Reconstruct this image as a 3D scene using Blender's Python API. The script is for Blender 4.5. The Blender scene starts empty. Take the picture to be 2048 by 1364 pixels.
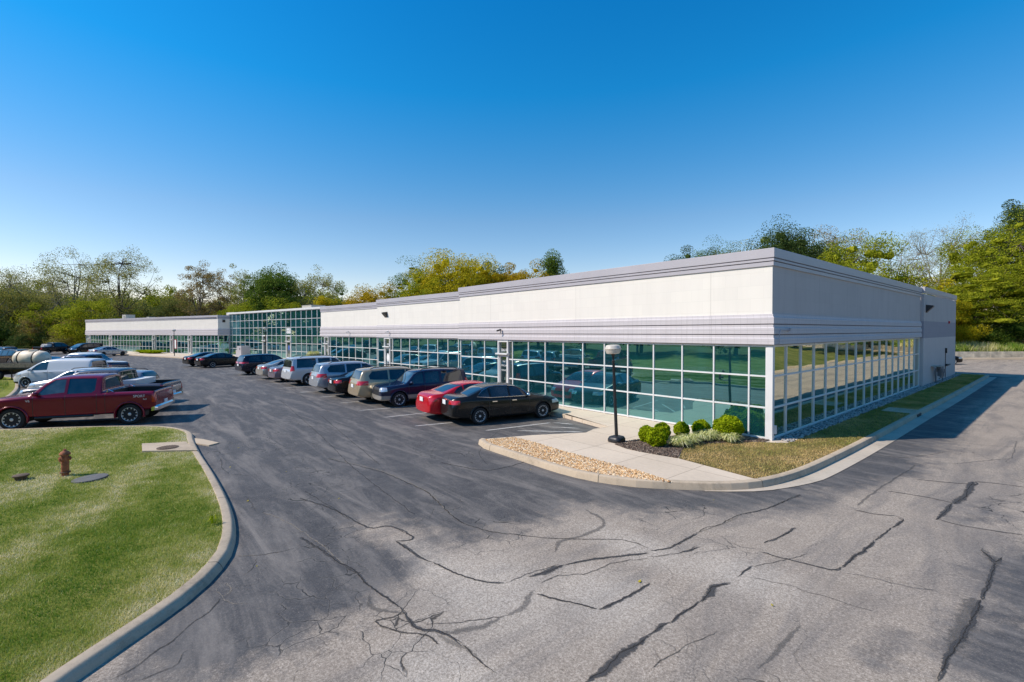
import bpy, bmesh, math, random
import numpy as np
from mathutils import Vector, Matrix, noise as mnoise

scene = bpy.context.scene
COL = scene.collection
R = math.radians
random.seed(7)
RNG = np.random.default_rng(11)
GZ = -0.14            # road level; pavements, lawns and floors stand at 0

# ------------------------------------------------------------------ helpers
def link(o, parent=None):
    COL.objects.link(o)
    if parent is not None:
        o.parent = parent
    return o

def tag(o, label=None, cat=None, group=None, kind=None):
    if label: o['label'] = label
    if cat: o['category'] = cat
    if group: o['group'] = group
    if kind: o['kind'] = kind
    return o

def empty(name, loc=(0, 0, 0), rz=0.0, label=None, cat=None, group=None):
    o = bpy.data.objects.new(name, None)
    o.location = loc
    o.rotation_euler = (0, 0, rz)
    o.empty_display_size = 0.2
    link(o)
    return tag(o, label, cat, group)

class Geo:
    """collects faces and links them as one mesh object"""
    def __init__(s):
        s.v, s.f, s.m, s.uv = [], [], [], []
        s.has_uv = False
    def face(s, pts, m=0, uv=None):
        i = len(s.v)
        s.v += [tuple(p) for p in pts]
        s.f.append(tuple(range(i, i + len(pts))))
        s.m.append(m)
        s.uv.append(uv)
        if uv: s.has_uv = True
    def grid(s, rings, m=0, closed=False, caps=False, uvs=None):
        i = len(s.v)
        n = len(rings[0])
        for r in rings: s.v += [tuple(p) for p in r]
        for a in range(len(rings) - 1):
            for b in range(n if closed else n - 1):
                c = (b + 1) % n
                s.f.append((i + a*n + b, i + a*n + c, i + (a+1)*n + c, i + (a+1)*n + b))
                s.m.append(m)
                if uvs:
                    s.has_uv = True
                    s.uv.append([uvs[a][b], uvs[a][c], uvs[a+1][c], uvs[a+1][b]])
                else: s.uv.append(None)
        if caps:
            s.f.append(tuple(i + b for b in range(n))[::-1]); s.m.append(m); s.uv.append(None)
            k = i + (len(rings) - 1)*n
            s.f.append(tuple(k + b for b in range(n))); s.m.append(m); s.uv.append(None)
    def box(s, c, size, m=0, rz=0.0, M=None):
        hx, hy, hz = size[0]/2, size[1]/2, size[2]/2
        P = [Vector((x*hx, y*hy, z*hz)) for z in (-1, 1) for x, y in ((-1, -1), (1, -1), (1, 1), (-1, 1))]
        if M is None: M = Matrix.Translation(c) @ Matrix.Rotation(rz, 4, 'Z')
        P = [M @ p for p in P]
        i = len(s.v); s.v += [tuple(p) for p in P]
        for f in ((3, 2, 1, 0), (4, 5, 6, 7), (0, 1, 5, 4), (1, 2, 6, 5), (2, 3, 7, 6), (3, 0, 4, 7)):
            s.f.append(tuple(i + k for k in f)); s.m.append(m); s.uv.append(None)
    def bbox2(s, lo, hi, m=0):
        s.box([(a + b)/2 for a, b in zip(lo, hi)], [b - a for a, b in zip(lo, hi)], m)
    def tube(s, path, rad, m=0, seg=8, caps=True):
        rings = []
        path = [Vector(p) for p in path]
        n = len(path)
        for i, p in enumerate(path):
            t = (path[min(i+1, n-1)] - path[max(i-1, 0)])
            t = t.normalized() if t.length > 1e-9 else Vector((0, 0, 1))
            a = Vector((0, 0, 1)) if abs(t.z) < 0.9 else Vector((1, 0, 0))
            u = t.cross(a).normalized(); w = u.cross(t)
            r = rad[i] if isinstance(rad, (list, tuple)) else rad
            rings.append([p + (u*math.cos(k*2*math.pi/seg) + w*math.sin(k*2*math.pi/seg))*r for k in range(seg)])
        s.grid(rings, m, closed=True, caps=caps)
    def lathe(s, prof, seg=16, m=0, c=(0, 0, 0), axis='Z', caps=True, M=None):
        rings = []
        for r, h in prof:
            ring = []
            for k in range(seg):
                a = k*2*math.pi/seg
                x, y = r*math.cos(a), r*math.sin(a)
                p = Vector((x, y, h)) if axis == 'Z' else Vector((x, h, y))
                if M is not None: p = M @ p
                ring.append(p + Vector(c))
            rings.append(ring if axis == 'Z' else ring[::-1])
        s.grid(rings, m, closed=True, caps=caps)
    def build(s, name, mats, parent=None, smooth=False, angle=None):
        me = bpy.data.meshes.new(name)
        me.from_pydata(s.v, [], s.f)
        for m in (mats if isinstance(mats, (list, tuple)) else [mats]): me.materials.append(m)
        if any(s.m): me.polygons.foreach_set('material_index', s.m)
        if s.has_uv:
            l = me.uv_layers.new(name='UVMap')
            k = 0
            for f, u in zip(s.f, s.uv):
                for j in range(len(f)):
                    if u: l.data[k].uv = u[j]
                    k += 1
        if smooth: me.polygons.foreach_set('use_smooth', [True]*len(me.polygons))
        if angle and hasattr(me, 'set_sharp_from_angle'):
            me.polygons.foreach_set('use_smooth', [True]*len(me.polygons))
            me.set_sharp_from_angle(angle=R(angle))
        me.update()
        return link(bpy.data.objects.new(name, me), parent)

def np_mesh(name, verts, nper, mats, parent=None, smooth=False, colors=None, mat_idx=None):
    """verts (N*nper,3): each consecutive nper vertices are one face"""
    verts = np.ascontiguousarray(verts, dtype=np.float32)
    nv = len(verts); nf = nv//nper
    me = bpy.data.meshes.new(name)
    me.vertices.add(nv); me.vertices.foreach_set('co', verts.ravel())
    me.loops.add(nv); me.loops.foreach_set('vertex_index', np.arange(nv, dtype=np.int32))
    me.polygons.add(nf)
    me.polygons.foreach_set('loop_start', np.arange(0, nv, nper, dtype=np.int32))
    try: me.polygons.foreach_set('loop_total', np.full(nf, nper, dtype=np.int32))
    except Exception: pass
    for m in (mats if isinstance(mats, (list, tuple)) else [mats]): me.materials.append(m)
    if mat_idx is not None: me.polygons.foreach_set('material_index', np.asarray(mat_idx, dtype=np.int32))
    me.update(calc_edges=True)
    if colors is not None:
        at = me.attributes.new('tint', 'FLOAT', 'POINT')
        at.data.foreach_set('value', np.asarray(colors, dtype=np.float32))
    return link(bpy.data.objects.new(name, me), parent)

def unit(v):
    return v/np.maximum(np.linalg.norm(v, axis=-1, keepdims=True), 1e-9)

def rand_dirs(n):
    return unit(RNG.normal(size=(n, 3)))

def resample(pts, step=0.3, closed=False):
    """Catmull-Rom through pts"""
    P = [np.array(p, float) for p in pts]
    out = []
    for i in range(len(P) - 1):
        p0 = P[max(i-1, 0)]; p1 = P[i]; p2 = P[i+1]; p3 = P[min(i+2, len(P)-1)]
        n = max(1, int(np.linalg.norm(p2 - p1)/step))
        for k in range(n):
            t = k/n
            out.append(0.5*((2*p1) + (-p0 + p2)*t + (2*p0 - 5*p1 + 4*p2 - p3)*t*t + (-p0 + 3*p1 - 3*p2 + p3)*t**3))
    out.append(P[-1])
    return [tuple(p) for p in out]

def offset_path(path, d):
    """shift to the right of travel by d with mitred corners"""
    P = [np.array(p[:2], float) for p in path]
    out = []
    for i in range(len(P)):
        a = P[i] - P[i-1] if i > 0 else P[1] - P[0]
        b = P[i+1] - P[i] if i < len(P)-1 else P[i] - P[i-1]
        a = a/np.linalg.norm(a); b = b/np.linalg.norm(b)
        na = np.array([a[1], -a[0]]); nb = np.array([b[1], -b[0]])
        m = na + nb
        l = np.linalg.norm(m)
        if l < 1e-6: m = na
        else:
            m = m/l
            m = m/max(0.3, m @ na)
        out.append(P[i] + m*d)
    return out

def sweep(g, prof, path, m=0, closed_prof=False, z0=0.0):
    offs = {}
    cum = [0.0]
    for i in range(1, len(path)):
        cum.append(cum[-1] + math.dist(path[i][:2], path[i-1][:2]))
    rows, uvs = [], []
    cols = [offset_path(path, o) for o, z in prof]
    for i in range(len(path)):
        rows.append([(cols[j][i][0], cols[j][i][1], prof[j][1] + z0) for j in range(len(prof))])
        uvs.append([(cum[i], prof[j][1]) for j in range(len(prof))])
    # each span separately so the corners stay sharp
    for i in range(len(path) - 1):
        g.grid([rows[i], rows[i+1]], m[i] if isinstance(m, (list, tuple)) else m, closed=closed_prof, uvs=[uvs[i], uvs[i+1]])
    return rows

def flat(g, poly, z, m=0):
    """triangulated flat polygon"""
    from mathutils.geometry import tessellate_polygon
    P = [Vector((p[0], p[1], z)) for p in poly]
    for t in tessellate_polygon([P]):
        pts = [P[k] for k in t]
        if (pts[1] - pts[0]).cross(pts[2] - pts[0]).z < 0: pts = pts[::-1]
        g.face(pts, m)

def inside(px, py, poly):
    poly = np.array(poly); n = len(poly)
    res = np.zeros(px.shape, bool)
    j = n - 1
    for i in range(n):
        xi, yi = poly[i]; xj, yj = poly[j]
        c = ((yi > py) != (yj > py)) & (px < (xj - xi)*(py - yi)/((yj - yi) if yj != yi else 1e-12) + xi)
        res ^= c
        j = i
    return res

def dist_to(px, py, poly, closed=True):
    poly = np.array(poly)
    d = np.full(px.shape, 1e9)
    n = len(poly)
    for i in range(n if closed else n-1):
        a = poly[i]; b = poly[(i+1) % n]
        ab = b - a; L = ab @ ab + 1e-12
        t = np.clip(((px - a[0])*ab[0] + (py - a[1])*ab[1])/L, 0, 1)
        d = np.minimum(d, np.hypot(px - a[0] - t*ab[0], py - a[1] - t*ab[1]))
    return d

# ------------------------------------------------------------------ materials
class NT:
    def __init__(s, name):
        s.mat = bpy.data.materials.new(name)
        s.mat.use_nodes = True
        s.t = s.mat.node_tree
        s.t.nodes.clear()
        s.out = s.t.nodes.new('ShaderNodeOutputMaterial')
    def n(s, typ, ins=None, **props):
        nd = s.t.nodes.new('ShaderNode' + typ)
        for k, v in props.items(): setattr(nd, k, v)
        for k, v in (ins or {}).items():
            sk = nd.inputs[k]
            if isinstance(v, bpy.types.NodeSocket): s.t.links.new(v, sk)
            elif isinstance(v, bpy.types.Node): s.t.links.new(v.outputs[0], sk)
            else:
                if isinstance(v, (tuple, list)) and len(v) == 3 and sk.type == 'RGBA': v = (*v, 1)
                sk.default_value = v
        return nd
    def math(s, op, a, b=0.0, c=None, clamp=False):
        ins = {0: a, 1: b}
        if c is not None: ins[2] = c
        return s.n('Math', ins, operation=op, use_clamp=clamp).outputs[0]
    def mix(s, f, a, b, blend='MIX'):
        return s.n('Mix', {0: f, 6: a, 7: b}, data_type='RGBA', blend_type=blend).outputs[2]
    def ramp(s, f, stops, interp='LINEAR'):
        nd = s.n('ValToRGB', {0: f})
        cr = nd.color_ramp; cr.interpolation = interp
        while len(cr.elements) < len(stops): cr.elements.new(0.5)
        for e, (p, c) in zip(cr.elements, stops):
            e.position = p
            e.color = (*c, 1) if isinstance(c, (tuple, list)) else (c, c, c, 1)
        return nd.outputs[0]
    def noise(s, vec, scale, detail=4, rough=0.55, dist=0.0):
        return s.n('TexNoise', {'Vector': vec, 'Scale': scale, 'Detail': detail, 'Roughness': rough, 'Distortion': dist}).outputs[0]
    def step(s, f, lo, hi):
        return s.n('MapRange', {0: f, 1: lo, 2: hi, 3: 0.0, 4: 1.0}, clamp=True).outputs[0]
    def pos(s):
        return s.n('TexCoord').outputs['Object']
    def bump(s, h, strength=0.3, dist=0.02, normal=None):
        ins = {'Height': h, 'Strength': strength, 'Distance': dist}
        if normal: ins['Normal'] = normal
        return s.n('Bump', ins).outputs[0]
    def principled(s, **kw):
        ins = {k.replace('_', ' '): v for k, v in kw.items()}
        b = s.n('BsdfPrincipled', ins)
        s.t.links.new(b.outputs[0], s.out.inputs[0])
        return b
    def surface(s, sk):
        s.t.links.new(sk.outputs[0] if isinstance(sk, bpy.types.Node) else sk, s.out.inputs[0])

def plain(name, col, rough=0.6, metal=0.0, var=0.12, scale=6.0, spec=0.5, coat=0.0, bump=0.0):
    t = NT(name)
    p = t.pos()
    nz = t.noise(p, scale, 5)
    lo = tuple(max(0, c*(1 - var)) for c in col); hi = tuple(c*(1 + var) for c in col)
    c = t.ramp(nz, [(0.3, lo), (0.7, hi)])
    kw = dict(Base_Color=c, Roughness=t.math('ADD', rough - 0.06, t.math('MULTIPLY', nz, 0.12)), Metallic=metal, Coat_Weight=coat)
    kw['Specular_IOR_Level'] = spec
    if bump: kw['Normal'] = t.bump(t.noise(p, scale*6, 4), bump, 0.01)
    t.principled(**kw)
    return t.mat

def paint(name, col, rough=0.30, metal=0.35, coat=1.0, dust=0.03):
    t = NT(name)
    p = t.pos()
    nz = t.noise(p, 2.2, 5)
    gz = t.n('SeparateXYZ', {0: p}).outputs[2]
    low = t.math('MULTIPLY', t.math('SUBTRACT', 1.0, t.step(gz, 0.15, 0.7)), t.math('ADD', nz, 0.2))
    f = t.math('ADD', t.math('MULTIPLY', low, 0.035), t.math('MULTIPLY', nz, dust), clamp=True)
    c = t.mix(f, (*col, 1), (0.20, 0.17, 0.14, 1))
    t.principled(Base_Color=c, Roughness=t.math('ADD', rough*.8, t.math('MULTIPLY', f, 0.4)), Metallic=metal, Coat_Weight=coat*(0.35 if max(col) < 0.02 else 0.6), Coat_Roughness=0.03, Coat_IOR=1.42, Specular_IOR_Level=0.3)
    return t.mat

M = {}
M['tyre'] = plain('tyre_rubber', (0.018, 0.018, 0.019), 0.85, var=0.3)
M['dark_trim'] = plain('dark_plastic', (0.018, 0.018, 0.02), 0.55, var=0.2)
M['rim'] = plain('alloy', (0.58, 0.58, 0.59), 0.32, metal=0.3, var=0.06)
M['rim_dark'] = plain('dark_alloy', (0.06, 0.06, 0.065), 0.35, metal=0.7, var=0.1)
M['chrome'] = plain('chrome', (0.75, 0.75, 0.76), 0.12, metal=1.0, var=0.03)
M['lamp_red'] = plain('red_lens', (0.50, 0.012, 0.012), 0.15, coat=1.0, var=0.15, scale=14)
M['lamp_clear'] = plain('clear_lens', (0.62, 0.64, 0.66), 0.12, metal=0.4, coat=1.0, var=0.2, scale=18)
M['lamp_amber'] = plain('amber_lens', (0.75, 0.22, 0.03), 0.2, coat=1.0, var=0.1)
M['plate'] = plain('plate_white', (0.78, 0.80, 0.82), 0.45, var=0.12, scale=30)
M['black_metal'] = plain('black_metal', (0.016, 0.017, 0.02), 0.42, var=0.2)

def car_glass():
    t = NT('car_glass')
    p = t.pos()
    nz = t.noise(p, 1.6, 3)
    c = t.ramp(nz, [(0.35, (0.004, 0.007, 0.010)), (0.65, (0.028, 0.036, 0.044))])
    t.principled(Base_Color=c, Roughness=0.04, Specular_IOR_Level=0.8, Coat_Weight=0.6, Coat_Roughness=0.02)
    return t.mat
M['car_glass'] = car_glass()

def car_glass_light():
    t = NT('windscreen_glass')
    p = t.pos()
    nz = t.noise(p, 1.6, 3)
    c = t.ramp(nz, [(0.35, (0.03, 0.045, 0.05)), (0.65, (0.12, 0.15, 0.16))])
    t.principled(Base_Color=c, Roughness=0.05, Specular_IOR_Level=0.8, Coat_Weight=0.8, Coat_Roughness=0.02)
    return t.mat
M['windscreen'] = car_glass_light()

def concrete(name, col, joint=None, stain=0.3):
    t = NT(name)
    p = t.pos()
    a = t.noise(p, 0.5, 5, 0.6); b = t.noise(p, 9, 6, 0.65); c = t.noise(p, 70, 3, 0.6)
    f = t.math('ADD', t.math('MULTIPLY', a, 0.5), t.math('ADD', t.math('MULTIPLY', b, 0.3), t.math('MULTIPLY', c, 0.2)))
    base = t.ramp(f, [(0.32, tuple(x*(1 - stain) for x in col)), (0.5, col), (0.7, tuple(min(1, x*1.15) for x in col))])
    if joint:
        rot = t.n('Mapping', {'Vector': p, 'Rotation': (0, 0, joint[2])})
        br = t.n('TexBrick', {'Vector': rot, 'Color1': (1, 1, 1, 1), 'Color2': (0.94, 0.93, 0.92, 1), 'Mortar': (0.55, 0.52, 0.5, 1), 'Scale': 1.0,
                              'Mortar Size': 0.012, 'Mortar Smooth': 0.3, 'Brick Width': joint[0], 'Row Height': joint[1]}, offset=0.0)
        base = t.mix(1.0, base, br.outputs[0], 'MULTIPLY')
    t.principled(Base_Color=base, Roughness=0.88, Specular_IOR_Level=0.25, Normal=t.bump(t.math('ADD', b, c), 0.25, 0.008))
    return t.mat
M['kerb'] = concrete('kerb_concrete', (0.50, 0.40, 0.29), stain=0.5)
M['sidewalk'] = concrete('sidewalk_concrete', (0.64, 0.53, 0.41), joint=(1.55, 1.55, 0.0), stain=0.18)
M['gutter'] = concrete('gutter_concrete', (0.50, 0.43, 0.345), stain=0.4)

def asphalt():
    t = NT('asphalt')
    p = t.pos()
    att = t.n('Attribute', attribute_name='seal').outputs['Fac']
    warp = t.noise(p, 0.45, 5, 0.6)
    fine = t.noise(p, 3.0, 6, 0.7)
    grit = t.math('ADD', t.math('MULTIPLY', t.noise(p, 110, 3, 0.75), 0.5), t.math('MULTIPLY', t.noise(p, 34, 4, 0.8), 0.5))
    grit2 = t.noise(p, 260, 2, 0.6)
    # sealed / worn split
    e = t.math('ADD', att, t.math('ADD', t.math('MULTIPLY', t.math('SUBTRACT', warp, 0.5), 0.9), t.math('MULTIPLY', t.math('SUBTRACT', fine, 0.5), 0.85)))
    seal = t.math('MULTIPLY', t.step(e, 0.34, 0.66), t.math('SUBTRACT', 1.0, t.math('MULTIPLY', t.step(grit, 0.5, 0.72), 0.35)))
    # pale scuffs drawn out along the driving direction in the sealed part
    mp = t.n('Mapping', {'Vector': p, 'Rotation': (0, 0, R(-8)), 'Scale': (0.22, 1.25, 1)})
    sc = t.noise(mp, 1.6, 7, 0.68, 0.6)
    scuff = t.math('MULTIPLY', t.step(sc, 0.46, 0.70), 0.75)
    big = t.noise(p, 0.12, 3, 0.5)
    dark = t.ramp(t.math('ADD', t.math('MULTIPLY', fine, 0.5), t.math('MULTIPLY', grit, 0.5)),
                  [(0.34, (0.034, 0.033, 0.034)), (0.50, (0.068, 0.064, 0.063)), (0.66, (0.135, 0.124, 0.114))])
    dark = t.mix(t.math('MULTIPLY', big, 0.35), dark, (0.115, 0.115, 0.122, 1))
    pale = t.ramp(grit, [(0.34, (0.10, 0.08, 0.062)), (0.44, (0.25, 0.205, 0.162)), (0.52, (0.355, 0.298, 0.24)), (0.64, (0.66, 0.56, 0.465))])
    mp3 = t.n('Mapping', {'Vector': p, 'Rotation': (0, 0, R(4)), 'Scale': (1.1, 0.2, 1)})
    lanes = t.noise(mp3, 1.1, 6, 0.65, 0.8)
    pale = t.mix(t.math('MULTIPLY', t.step(lanes, 0.47, 0.68), 0.55), pale, t.mix(grit, (0.05, 0.052, 0.06, 1), (0.13, 0.13, 0.135, 1)))
    pale = t.mix(t.math('MULTIPLY', t.step(t.noise(p, 0.8, 4), 0.45, 0.75), 0.35), pale, (0.19, 0.16, 0.135, 1))
    bl = t.step(t.math('ADD', t.n('Attribute', attribute_name='bleach').outputs['Fac'], t.math('MULTIPLY', t.math('SUBTRACT', fine, 0.5), 0.5)), 0.2, 0.9)
    pale = t.mix(t.math('MULTIPLY', bl, 0.5), pale, t.ramp(grit, [(0.36, (0.15, 0.125, 0.10)), (0.46, (0.41, 0.355, 0.295)), (0.60, (0.80, 0.71, 0.60))]))
    dark = t.mix(t.math('MULTIPLY', scuff, t.math('ADD', 0.35, t.math('MULTIPLY', grit, 0.6))), dark, (0.33, 0.29, 0.25, 1))
    base = t.mix(seal, pale, dark)
    # crazed cracking, only in tired areas
    dv = t.n('VectorMath', {0: p, 1: t.n('VectorMath', {0: t.n('TexNoise', {'Vector': p, 'Scale': 1.4, 'Detail': 4}).outputs[1], 1: (0.9, 0.9, 0)}, operation='MULTIPLY').outputs[0]}, operation='ADD').outputs[0]
    vor = t.n('TexVoronoi', {'Vector': dv, 'Scale': 2.1}, feature='DISTANCE_TO_EDGE').outputs[0]
    vor2 = t.n('TexVoronoi', {'Vector': dv, 'Scale': 0.42}, feature='DISTANCE_TO_EDGE').outputs[0]
    tired = t.math('MAXIMUM', t.step(t.noise(p, 0.24, 3, 0.5), 0.56, 0.64), t.step(t.math('ADD', t.n('Attribute', attribute_name='tired').outputs['Fac'], t.math('MULTIPLY', t.math('SUBTRACT', fine, 0.5), 0.8)), 0.4, 0.6))
    ck = t.math('MULTIPLY', t.math('SUBTRACT', 1.0, t.step(vor, 0.006, 0.018)), tired)
    ck2 = t.math('MULTIPLY', t.math('SUBTRACT', 1.0, t.step(vor2, 0.0005, 0.003)), 0.35)
    ckh = t.math('MULTIPLY', t.math('SUBTRACT', 1.0, t.step(vor, 0.01, 0.06)), tired)
    crack = t.math('MAXIMUM', ck, ck2, clamp=True)
    base = t.mix(t.math('MULTIPLY', ckh, 0.18), base, (0.26, 0.235, 0.205, 1))
    base = t.mix(t.math('MULTIPLY', crack, 0.85), base, (0.022, 0.021, 0.02, 1))
    h = t.math('SUBTRACT', t.math('ADD', t.math('MULTIPLY', grit, 0.6), t.math('MULTIPLY', grit2, 0.4)), t.math('MULTIPLY', crack, 1.2))
    t.principled(Base_Color=base, Roughness=t.math('SUBTRACT', 0.92, t.math('MULTIPLY', seal, 0.2)), Specular_IOR_Level=0.3, Normal=t.bump(h, 0.45, 0.012))
    return t.mat
M['asphalt'] = asphalt()

def tar(name, col, alpha, col2=None, edge=0.55):
    """worn strip on the asphalt that breaks up towards its edges (uv.x runs across)"""
    t = NT(name)
    p = t.pos()
    uv = t.n('TexCoord').outputs['UV']
    x = t.n('SeparateXYZ', {0: uv}).outputs[0]
    d = t.math('ABSOLUTE', x)
    nz = t.noise(p, 15, 6, 0.8)
    a = t.math('ADD', t.math('SUBTRACT', 1.0, d), t.math('MULTIPLY', t.math('SUBTRACT', nz, 0.5), 1.5))
    a = t.math('MULTIPLY', t.step(a, edge - 0.13, edge + 0.13), alpha)
    g = t.noise(p, 90, 3, 0.7)
    c = t.ramp(g, [(0.3, tuple(v*0.65 for v in col)), (0.7, tuple(v*1.5 for v in col))])
    b = t.n('BsdfPrincipled', {'Base Color': c, 'Roughness': 0.8, 'Specular IOR Level': 0.3})
    tr = t.n('BsdfTransparent')
    t.surface(t.n('MixShader', {0: a, 1: tr.outputs[0], 2: b.outputs[0]}))
    return t.mat
M['tar'] = tar('tar_seal', (0.062, 0.060, 0.060), 0.80)
M['crack'] = tar('open_crack', (0.035, 0.031, 0.027), 0.72, edge=0.62)
M['tan'] = tar('pale_crumble', (0.23, 0.20, 0.165), 0.7, edge=0.75)
M['skid'] = tar('skid_mark', (0.10, 0.095, 0.09), 0.42, edge=0.6)
M['line_paint'] = tar('worn_line_paint', (0.62, 0.60, 0.57), 0.75, edge=0.35)

def grass_ground(name, cols, stripes=True):
    t = NT(name)
    p = t.pos()
    a = t.noise(p, 0.55, 4, 0.55); b = t.noise(p, 5, 6, 0.7); c = t.noise(p, 45, 4, 0.75)
    f = t.math('ADD', t.math('MULTIPLY', a, 0.45), t.math('ADD', t.math('MULTIPLY', b, 0.3), t.math('MULTIPLY', c, 0.25)))
    col = t.ramp(f, [(0.30, cols[0]), (0.45, cols[1]), (0.56, cols[2]), (0.70, cols[3])])
    t.principled(Base_Color=col, Roughness=0.95, Specular_IOR_Level=0.1, Normal=t.bump(t.math('ADD', b, c), 0.9, 0.05))
    return t.mat
M['lawn_soil'] = grass_ground('lawn', ((0.10, 0.14, 0.014), (0.19, 0.22, 0.03), (0.30, 0.30, 0.07), (0.44, 0.37, 0.14)))
M['dry_soil'] = grass_ground('dry_lawn', ((0.06, 0.065, 0.018), (0.13, 0.105, 0.04), (0.24, 0.17, 0.07), (0.32, 0.22, 0.10)))
M['rough_grass'] = grass_ground('rough_grass', ((0.04, 0.06, 0.014), (0.09, 0.11, 0.025), (0.17, 0.17, 0.05), (0.26, 0.22, 0.09)))

def blade_mat(name, stops, transl=0.3):
    t = NT(name)
    v = t.n('Attribute', attribute_name='tint').outputs['Fac']
    rnd = t.n('NewGeometry').outputs['Random Per Island']
    c = t.ramp(t.math('ADD', v, t.math('MULTIPLY', t.math('SUBTRACT', rnd, 0.5), 0.34)), stops)
    d = t.n('BsdfDiffuse', {'Color': c})
    tr = t.n('BsdfTranslucent', {'Color': c})
    gl = t.n('BsdfGlossy', {'Color': (0.6, 0.65, 0.6, 1), 'Roughness': 0.5})
    m1 = t.n('MixShader', {0: transl, 1: d.outputs[0], 2: tr.outputs[0]})
    t.surface(t.n('MixShader', {0: 0.05, 1: m1.outputs[0], 2: gl.outputs[0]}))
    return t.mat
M['blade'] = blade_mat('grass_blade', [(0.06, (0.09, 0.21, 0.010)), (0.28, (0.26, 0.35, 0.04)), (0.46, (0.50, 0.50, 0.14)), (0.62, (0.76, 0.67, 0.36)), (0.90, (0.94, 0.84, 0.60))])
M['dry_blade'] = blade_mat('dry_grass_blade', [(0.1, (0.24, 0.28, 0.04)), (0.35, (0.52, 0.43, 0.12)), (0.6, (0.85, 0.58, 0.24)), (0.9, (0.95, 0.70, 0.38))])

def leaf_mat(name, cols, transl=0.35, scale=0.6):
    t = NT(name)
    p = t.n('NewGeometry')
    rnd = p.outputs['Random Per Island']
    nz = t.noise(p.outputs['Position'], scale, 3, 0.5)
    f = t.math('ADD', t.math('MULTIPLY', rnd, 0.55), t.math('MULTIPLY', nz, 0.55))
    c = t.ramp(f, [(0.2, cols[0]), (0.5, cols[1]), (0.8, cols[2])])
    d = t.n('BsdfDiffuse', {'Color': c})
    tr = t.n('BsdfTranslucent', {'Color': c})
    t.surface(t.n('MixShader', {0: transl, 1: d.outputs[0], 2: tr.outputs[0]}))
    return t.mat
LEAF = {
    'yellow': leaf_mat('leaf_yellow_green', ((0.24, 0.23, 0.01), (0.48, 0.41, 0.02), (0.68, 0.54, 0.03))),
    'lime': leaf_mat('leaf_lime', ((0.12, 0.165, 0.01), (0.27, 0.305, 0.02), (0.43, 0.43, 0.035))),
    'green': leaf_mat('leaf_green', ((0.045, 0.085, 0.012), (0.11, 0.18, 0.026), (0.20, 0.26, 0.05))),
    'dark': leaf_mat('leaf_dark_green', ((0.028, 0.055, 0.016), (0.065, 0.11, 0.03), (0.13, 0.175, 0.055))),
    'olive': leaf_mat('leaf_olive', ((0.15, 0.165, 0.03), (0.30, 0.295, 0.07), (0.44, 0.41, 0.13))),
    'orange': leaf_mat('leaf_orange', ((0.22, 0.19, 0.012), (0.45, 0.33, 0.02), (0.60, 0.40, 0.03))),
    'rust': leaf_mat('leaf_rust', ((0.17, 0.14, 0.04), (0.31, 0.235, 0.08), (0.45, 0.33, 0.13))),
    'grey': leaf_mat('leaf_greyed', ((0.19, 0.185, 0.09), (0.32, 0.31, 0.17), (0.45, 0.43, 0.26))),
    'fir': leaf_mat('leaf_juniper', ((0.012, 0.035, 0.008), (0.04, 0.085, 0.014), (0.10, 0.15, 0.025))),
    'box': leaf_mat('leaf_boxwood', ((0.10, 0.17, 0.004), (0.28, 0.37, 0.01), (0.50, 0.56, 0.02)), scale=4),
    'liriope': leaf_mat('leaf_pale_grass', ((0.30, 0.36, 0.09), (0.55, 0.56, 0.22), (0.82, 0.78, 0.46)), scale=4),
}
M['bark'] = plain('bark', (0.075, 0.06, 0.048), 0.95, var=0.35, scale=3, bump=0.5)
M['bark_pale'] = plain('bark_pale', (0.20, 0.18, 0.155), 0.95, var=0.3, scale=3, bump=0.4)

def wall_paint(name, col, bw, bh, mortar=0.9, off=0.5, stain=0.09, msize=0.012):
    t = NT(name)
    uv = t.n('TexCoord').outputs['UV']
    p = t.pos()
    br = t.n('TexBrick', {'Vector': uv, 'Color1': (1, 1, 1, 1), 'Color2': (0.965, 0.965, 0.97, 1), 'Mortar': (mortar, mortar, mortar, 1), 'Scale': 1.0, 'Mortar Size': msize,
                          'Mortar Smooth': 0.4, 'Brick Width': bw, 'Row Height': bh}, offset=off)
    mp = t.n('Mapping', {'Vector': uv, 'Scale': (2.2, 0.22, 1)})
    st = t.noise(mp, 1.3, 6, 0.65)
    soft = t.noise(p, 0.5, 4)
    jn = t.n('TexBrick', {'Vector': uv, 'Color1': (1, 1, 1, 1), 'Color2': (0.985, 0.985, 0.985, 1), 'Mortar': (0.72, 0.71, 0.70, 1), 'Scale': 1.0, 'Mortar Size': 0.009, 'Mortar Smooth': 0.2, 'Brick Width': 6.1, 'Row Height': 60.0}, offset=0.0)
    k = t.math('SUBTRACT', 1.0, t.math('MULTIPLY', t.math('ADD', t.math('MULTIPLY', t.step(st, 0.45, 0.8), 0.7), t.math('MULTIPLY', soft, 0.4)), stain))
    c = t.mix(1.0, t.mix(1.0, br.outputs[0], jn.outputs[0], 'MULTIPLY'), (*col, 1), 'MULTIPLY')
    c = t.mix(1.0, c, t.n('CombineColor', {0: k, 1: k, 2: k}).outputs[0], 'MULTIPLY')
    h = t.math('ADD', t.math('MULTIPLY', br.outputs[1], -0.6), t.math('MULTIPLY', t.noise(p, 60, 3), 0.25))
    t.principled(Base_Color=c, Roughness=0.82, Specular_IOR_Level=0.25, Normal=t.bump(h, 0.25, 0.012))
    return t.mat
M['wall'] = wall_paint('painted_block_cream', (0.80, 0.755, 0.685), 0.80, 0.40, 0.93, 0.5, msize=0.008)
M['wall_shade'] = wall_paint('painted_block_shade', (0.52, 0.475, 0.465), 0.80, 0.40, 0.94, 0.5, stain=.16, msize=0.008)  # same cream block, colour darkened to deepen the shade on the end elevation
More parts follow.
